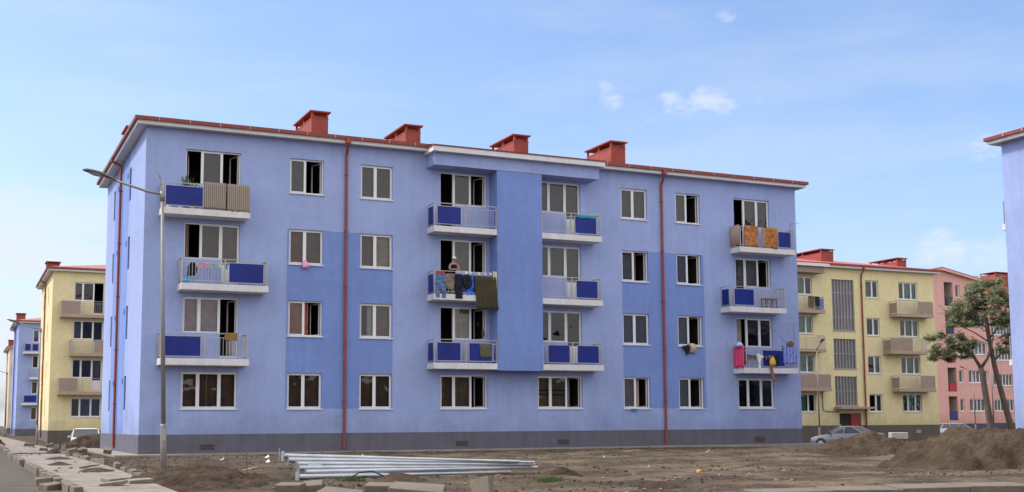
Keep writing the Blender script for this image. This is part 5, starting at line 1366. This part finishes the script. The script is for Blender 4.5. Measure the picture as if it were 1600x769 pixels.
mb = MB(); mb.tube([(.9,-24.3,.05),(1.1,-24.5,.20),(1.35,-24.6,.22),(1.6,-24.5,.12),(1.7,-24.6,.02)], .014, 6); mb.tube([(.95,-24.35,.05),(1.2,-24.55,.12),(1.5,-24.6,.05)], .012, 6)
tag(mb.build('cable_loop', RUBBER), 'loop of black cable lying below the steel poles', 'cable')
mb = MB(); mb.tube([(-3.5,-15.5,.10),(-3.2,-15.2,.14),(-2.95,-15.0,.16)], [.03,.025,.01], 6); tag(mb.build('branch', BARK), 'dark bent stick lying on the left pavement', 'stick')

# ------------------------------------------------------------------ vehicles
GL2 = mat('car_glass', (.045,.05,.055), .08, spec=.8)
def car(name, label, loc, rz, paint, kind='saloon', H=1.40):
    r = empty(name, label, 'car', loc, rz)
    if kind == 'old':   ST = [(-2.0,.42,.80,.70,.66),(-1.92,.30,.86,.78,.72),(-1.0,.22,.92,.80,.76),(0,.22,.94,.80,.77),(1.1,.22,.94,.80,.76),(1.9,.30,.90,.78,.72),(1.98,.42,.84,.72,.68)]
    else: ST = [(-2.22,.42,.58,.58,.50),(-2.12,.26,.68,.76,.66),(-1.85,.22,.76,.82,.72),(-1.35,.2,.84,.85,.77),(-.85,.2,.90,.86,.80),(0,.2,.93,.87,.81),(1.0,.2,.95,.87,.80),(1.5,.22,.98,.85,.77),(1.95,.26,.97,.82,.73),(2.15,.32,.93,.78,.68),(2.2,.45,.80,.68,.62)]
    mb = MB(); n = 8
    for x, z0, z1, wl, wt in ST:
        zm = z0+(z1-z0)*.55
        mb.v += [(x,-wl*.93,z0),(x,-wl,zm-.12),(x,-wl*.985,zm+.06),(x,-wt,z1),(x,wt,z1),(x,wl*.985,zm+.06),(x,wl,zm-.12),(x,wl*.93,z0)]
    for j in range(len(ST)-1):
        for k in range(n): mb.f.append([j*n+k, j*n+(k+1)%n, (j+1)*n+(k+1)%n, (j+1)*n+k]); mb.m.append(0)
    mb.f.append(list(range(n))[::-1]); mb.f.append([(len(ST)-1)*n+k for k in range(n)]); mb.m += [0,0]
    b = mb.build('body', paint, r, smooth=True); e = b.modifiers.new('edge','EDGE_SPLIT'); e.split_angle = R(38)
    if kind == 'saloon': G = [(-1.02,.90,.74),(-.28,H-.05,.60),(.62,H-.04,.60),(1.42,.97,.70)]
    elif kind == 'estate': G = [(-1.05,.90,.74),(-.35,H-.05,.62),(1.65,H-.05,.60),(2.02,.97,.70)]
    else: G = [(-.95,.92,.72),(-.55,H-.06,.62),(.85,H-.06,.62),(1.30,.94,.70)]
    mb = MB()
    for x, z, w in G: mb.v += [(x,-w,z),(x,w,z)]
    lo = [(G[0][0],-.76,.89),(G[3][0],-.72,.92)]
    mb.f.append([0,1,3,2]); mb.f.append([2,3,5,4]); mb.f.append([4,5,7,6])
    # sides
    mb.f.append([0,2,4,6]); mb.f.append([7,5,3,1]); mb.m += [0]*5
    mb.build('window_glass', GL2, r)
    # roof skin and pillars in body colour
    mb = MB(); w1, w2 = G[1][2]+.02, G[2][2]+.02; x1, x2 = G[1][0]-.04, G[2][0]+.05; z = H-.05
    mb.v += [(x1,-w1,z),(x1,w1,z),(x2,w2,z),(x2,-w2,z),(x1+.2,-w1+.12,H),(x1+.2,w1-.12,H),(x2-.2,w2-.12,H),(x2-.2,-w2+.12,H)]
    for q in ((4,5,6,7),(0,1,5,4),(1,2,6,5),(2,3,7,6),(3,0,4,7),(3,2,1,0)): mb.f.append(list(q)[::-1]); mb.m.append(0)
    rf = mb.build('roof', paint, r, smooth=False, bevel=.03)
    for s in (-1, 1):
        for (p, q) in ((G[0],G[1]),(G[3],G[2])):
            MB().tube([(p[0],s*(p[2]+.005),p[1]-.02),(q[0],s*(q[2]+.008),q[1])], .032, 6).build('pillar', paint, r)
        MB().tube([(.22,s*.795,.93),(.22,s*.615,H-.05)], .03, 6).build('pillar', paint, r)
        if kind == 'estate': MB().tube([(1.1,s*.775,.95),(1.1,s*.612,H-.05)], .03, 6).build('pillar', paint, r)
    for sx in (-1.38, 1.32):
        for s in (-1, 1):
            t = MB(); t.tube([(sx, s*.70, .30),(sx, s*.875, .30)], .305, 20); w = t.build('wheel', RUBBER, r)
            k = MB(); k.tube([(sx, s*.87, .30),(sx, s*.885, .30)], .19, 14); k.build('rim', mat('rim_grey',(.40,.40,.41),.4,.6), w)
            a = MB()
            pts = [(sx+math.cos(q)*.37, .30+math.sin(q)*.37) for q in [math.pi*i/12 for i in range(13)]]
            for i in range(12): a.face([(pts[i][0], s*.872, pts[i][1]), (pts[i+1][0], s*.872, pts[i+1][1]), (sx+(pts[i+1][0]-sx)*.8, s*.868, .30+(pts[i+1][1]-.30)*.8), (sx+(pts[i][0]-sx)*.8, s*.868, .30+(pts[i][1]-.30)*.8)])
            a.build('wheel_arch', RUBBER, r)
    RED = mat('tail_light', (.45,.02,.02), .3); WH = mat('head_light', (.7,.72,.75), .15)
    xf, xr_ = ST[1][0], ST[-2][0]
    for s in (-1, 1):
        MB().obox((xr_+.04, s*.58, .78), (.05,.26,.13)).build('tail_light', RED, r)
        MB().obox((xf-.035, s*.52, .60), (.06,.26,.12)).build('headlight', WH, r)
        MB().obox((-.78, s*.90, .96), (.10,.14,.10)).build('wing_mirror', paint if kind != 'saloon' else RUBBER, r)
    MB().obox((xr_+.06, 0, .50), (.08,1.45,.18)).build('bumper', paint if kind != 'old' else mat('chrome',(.5,.5,.5),.3,.8), r)
    MB().obox((xf-.08, 0, .42), (.08,1.35,.16)).build('bumper', paint if kind != 'old' else MATS['chrome'], r)
    MB().obox((xr_+.075, 0, .74), (.02,.5,.11)).build('number_plate', WPAINT, r)
    return r
SILV = mat('silver_paint', (.17,.175,.20), .35, .4); WHP = mat('old_white_paint', (.62,.60,.54), .4)
hx, hy = -.329, .944
car('parked_car', 'silver saloon parked behind the smaller earth heap', (44.0, 10.4, -.56), math.atan2(hy, hx)+math.pi, SILV, 'saloon')
car('parked_car', 'pale silver estate car behind the large mound before the pink block', (71.2, 28.2, -.52), R(-8)+math.pi, mat('pale_silver_paint',(.5,.52,.56),.3,.4), 'estate')
car('parked_car', 'old white saloon seen behind a dark heap between two blocks on the left', (.15, 22.3, -.40), R(-95), WHP, 'old', 1.42)
# wooden cart back behind the saloon: open trailer edge
t = empty('small_trailer', 'beige low trailer standing at the rear of the silver saloon', 'trailer', (47.1, 9.3, -.54), R(-35))
MB().box(-.5,.5,-.7,.7,.55,.95).build('box', mat('trailer_beige',(.50,.45,.38),.7), t, bevel=.02)
for s in (-1,1):
    k = MB(); k.tube([(0,s*.72,.28),(0,s*.86,.28)], .28, 16); k.build('wheel', RUBBER, t)

# ------------------------------------------------------------------ wood across the street, behind the photographer (the window panes mirror it)
rnd = random.Random(21); mb = MB()
for i in range(9000):
    x = rnd.uniform(-60, 190); top = 8.5+3.5*noise.noise((x*.07, 0, 1))+2.2*noise.noise((x*.25, 3, 1)); z = top*rnd.random()**.7; y = -112+rnd.uniform(-6, 6)
    s_ = rnd.uniform(.9, 1.8); a = Vector((rnd.gauss(0,1), rnd.gauss(0,.5), rnd.gauss(0,1))).normalized()*s_; b = a.orthogonal().normalized()*s_*.8
    c = Vector((x, y, z)); mb.face([c-a, c-b, c+a, c+b])
o = mb.build('far_wood', mat('wood_leaves', (.085,.075,.045), .9, var=.3, vscale=.3)); o['kind'] = 'stuff'
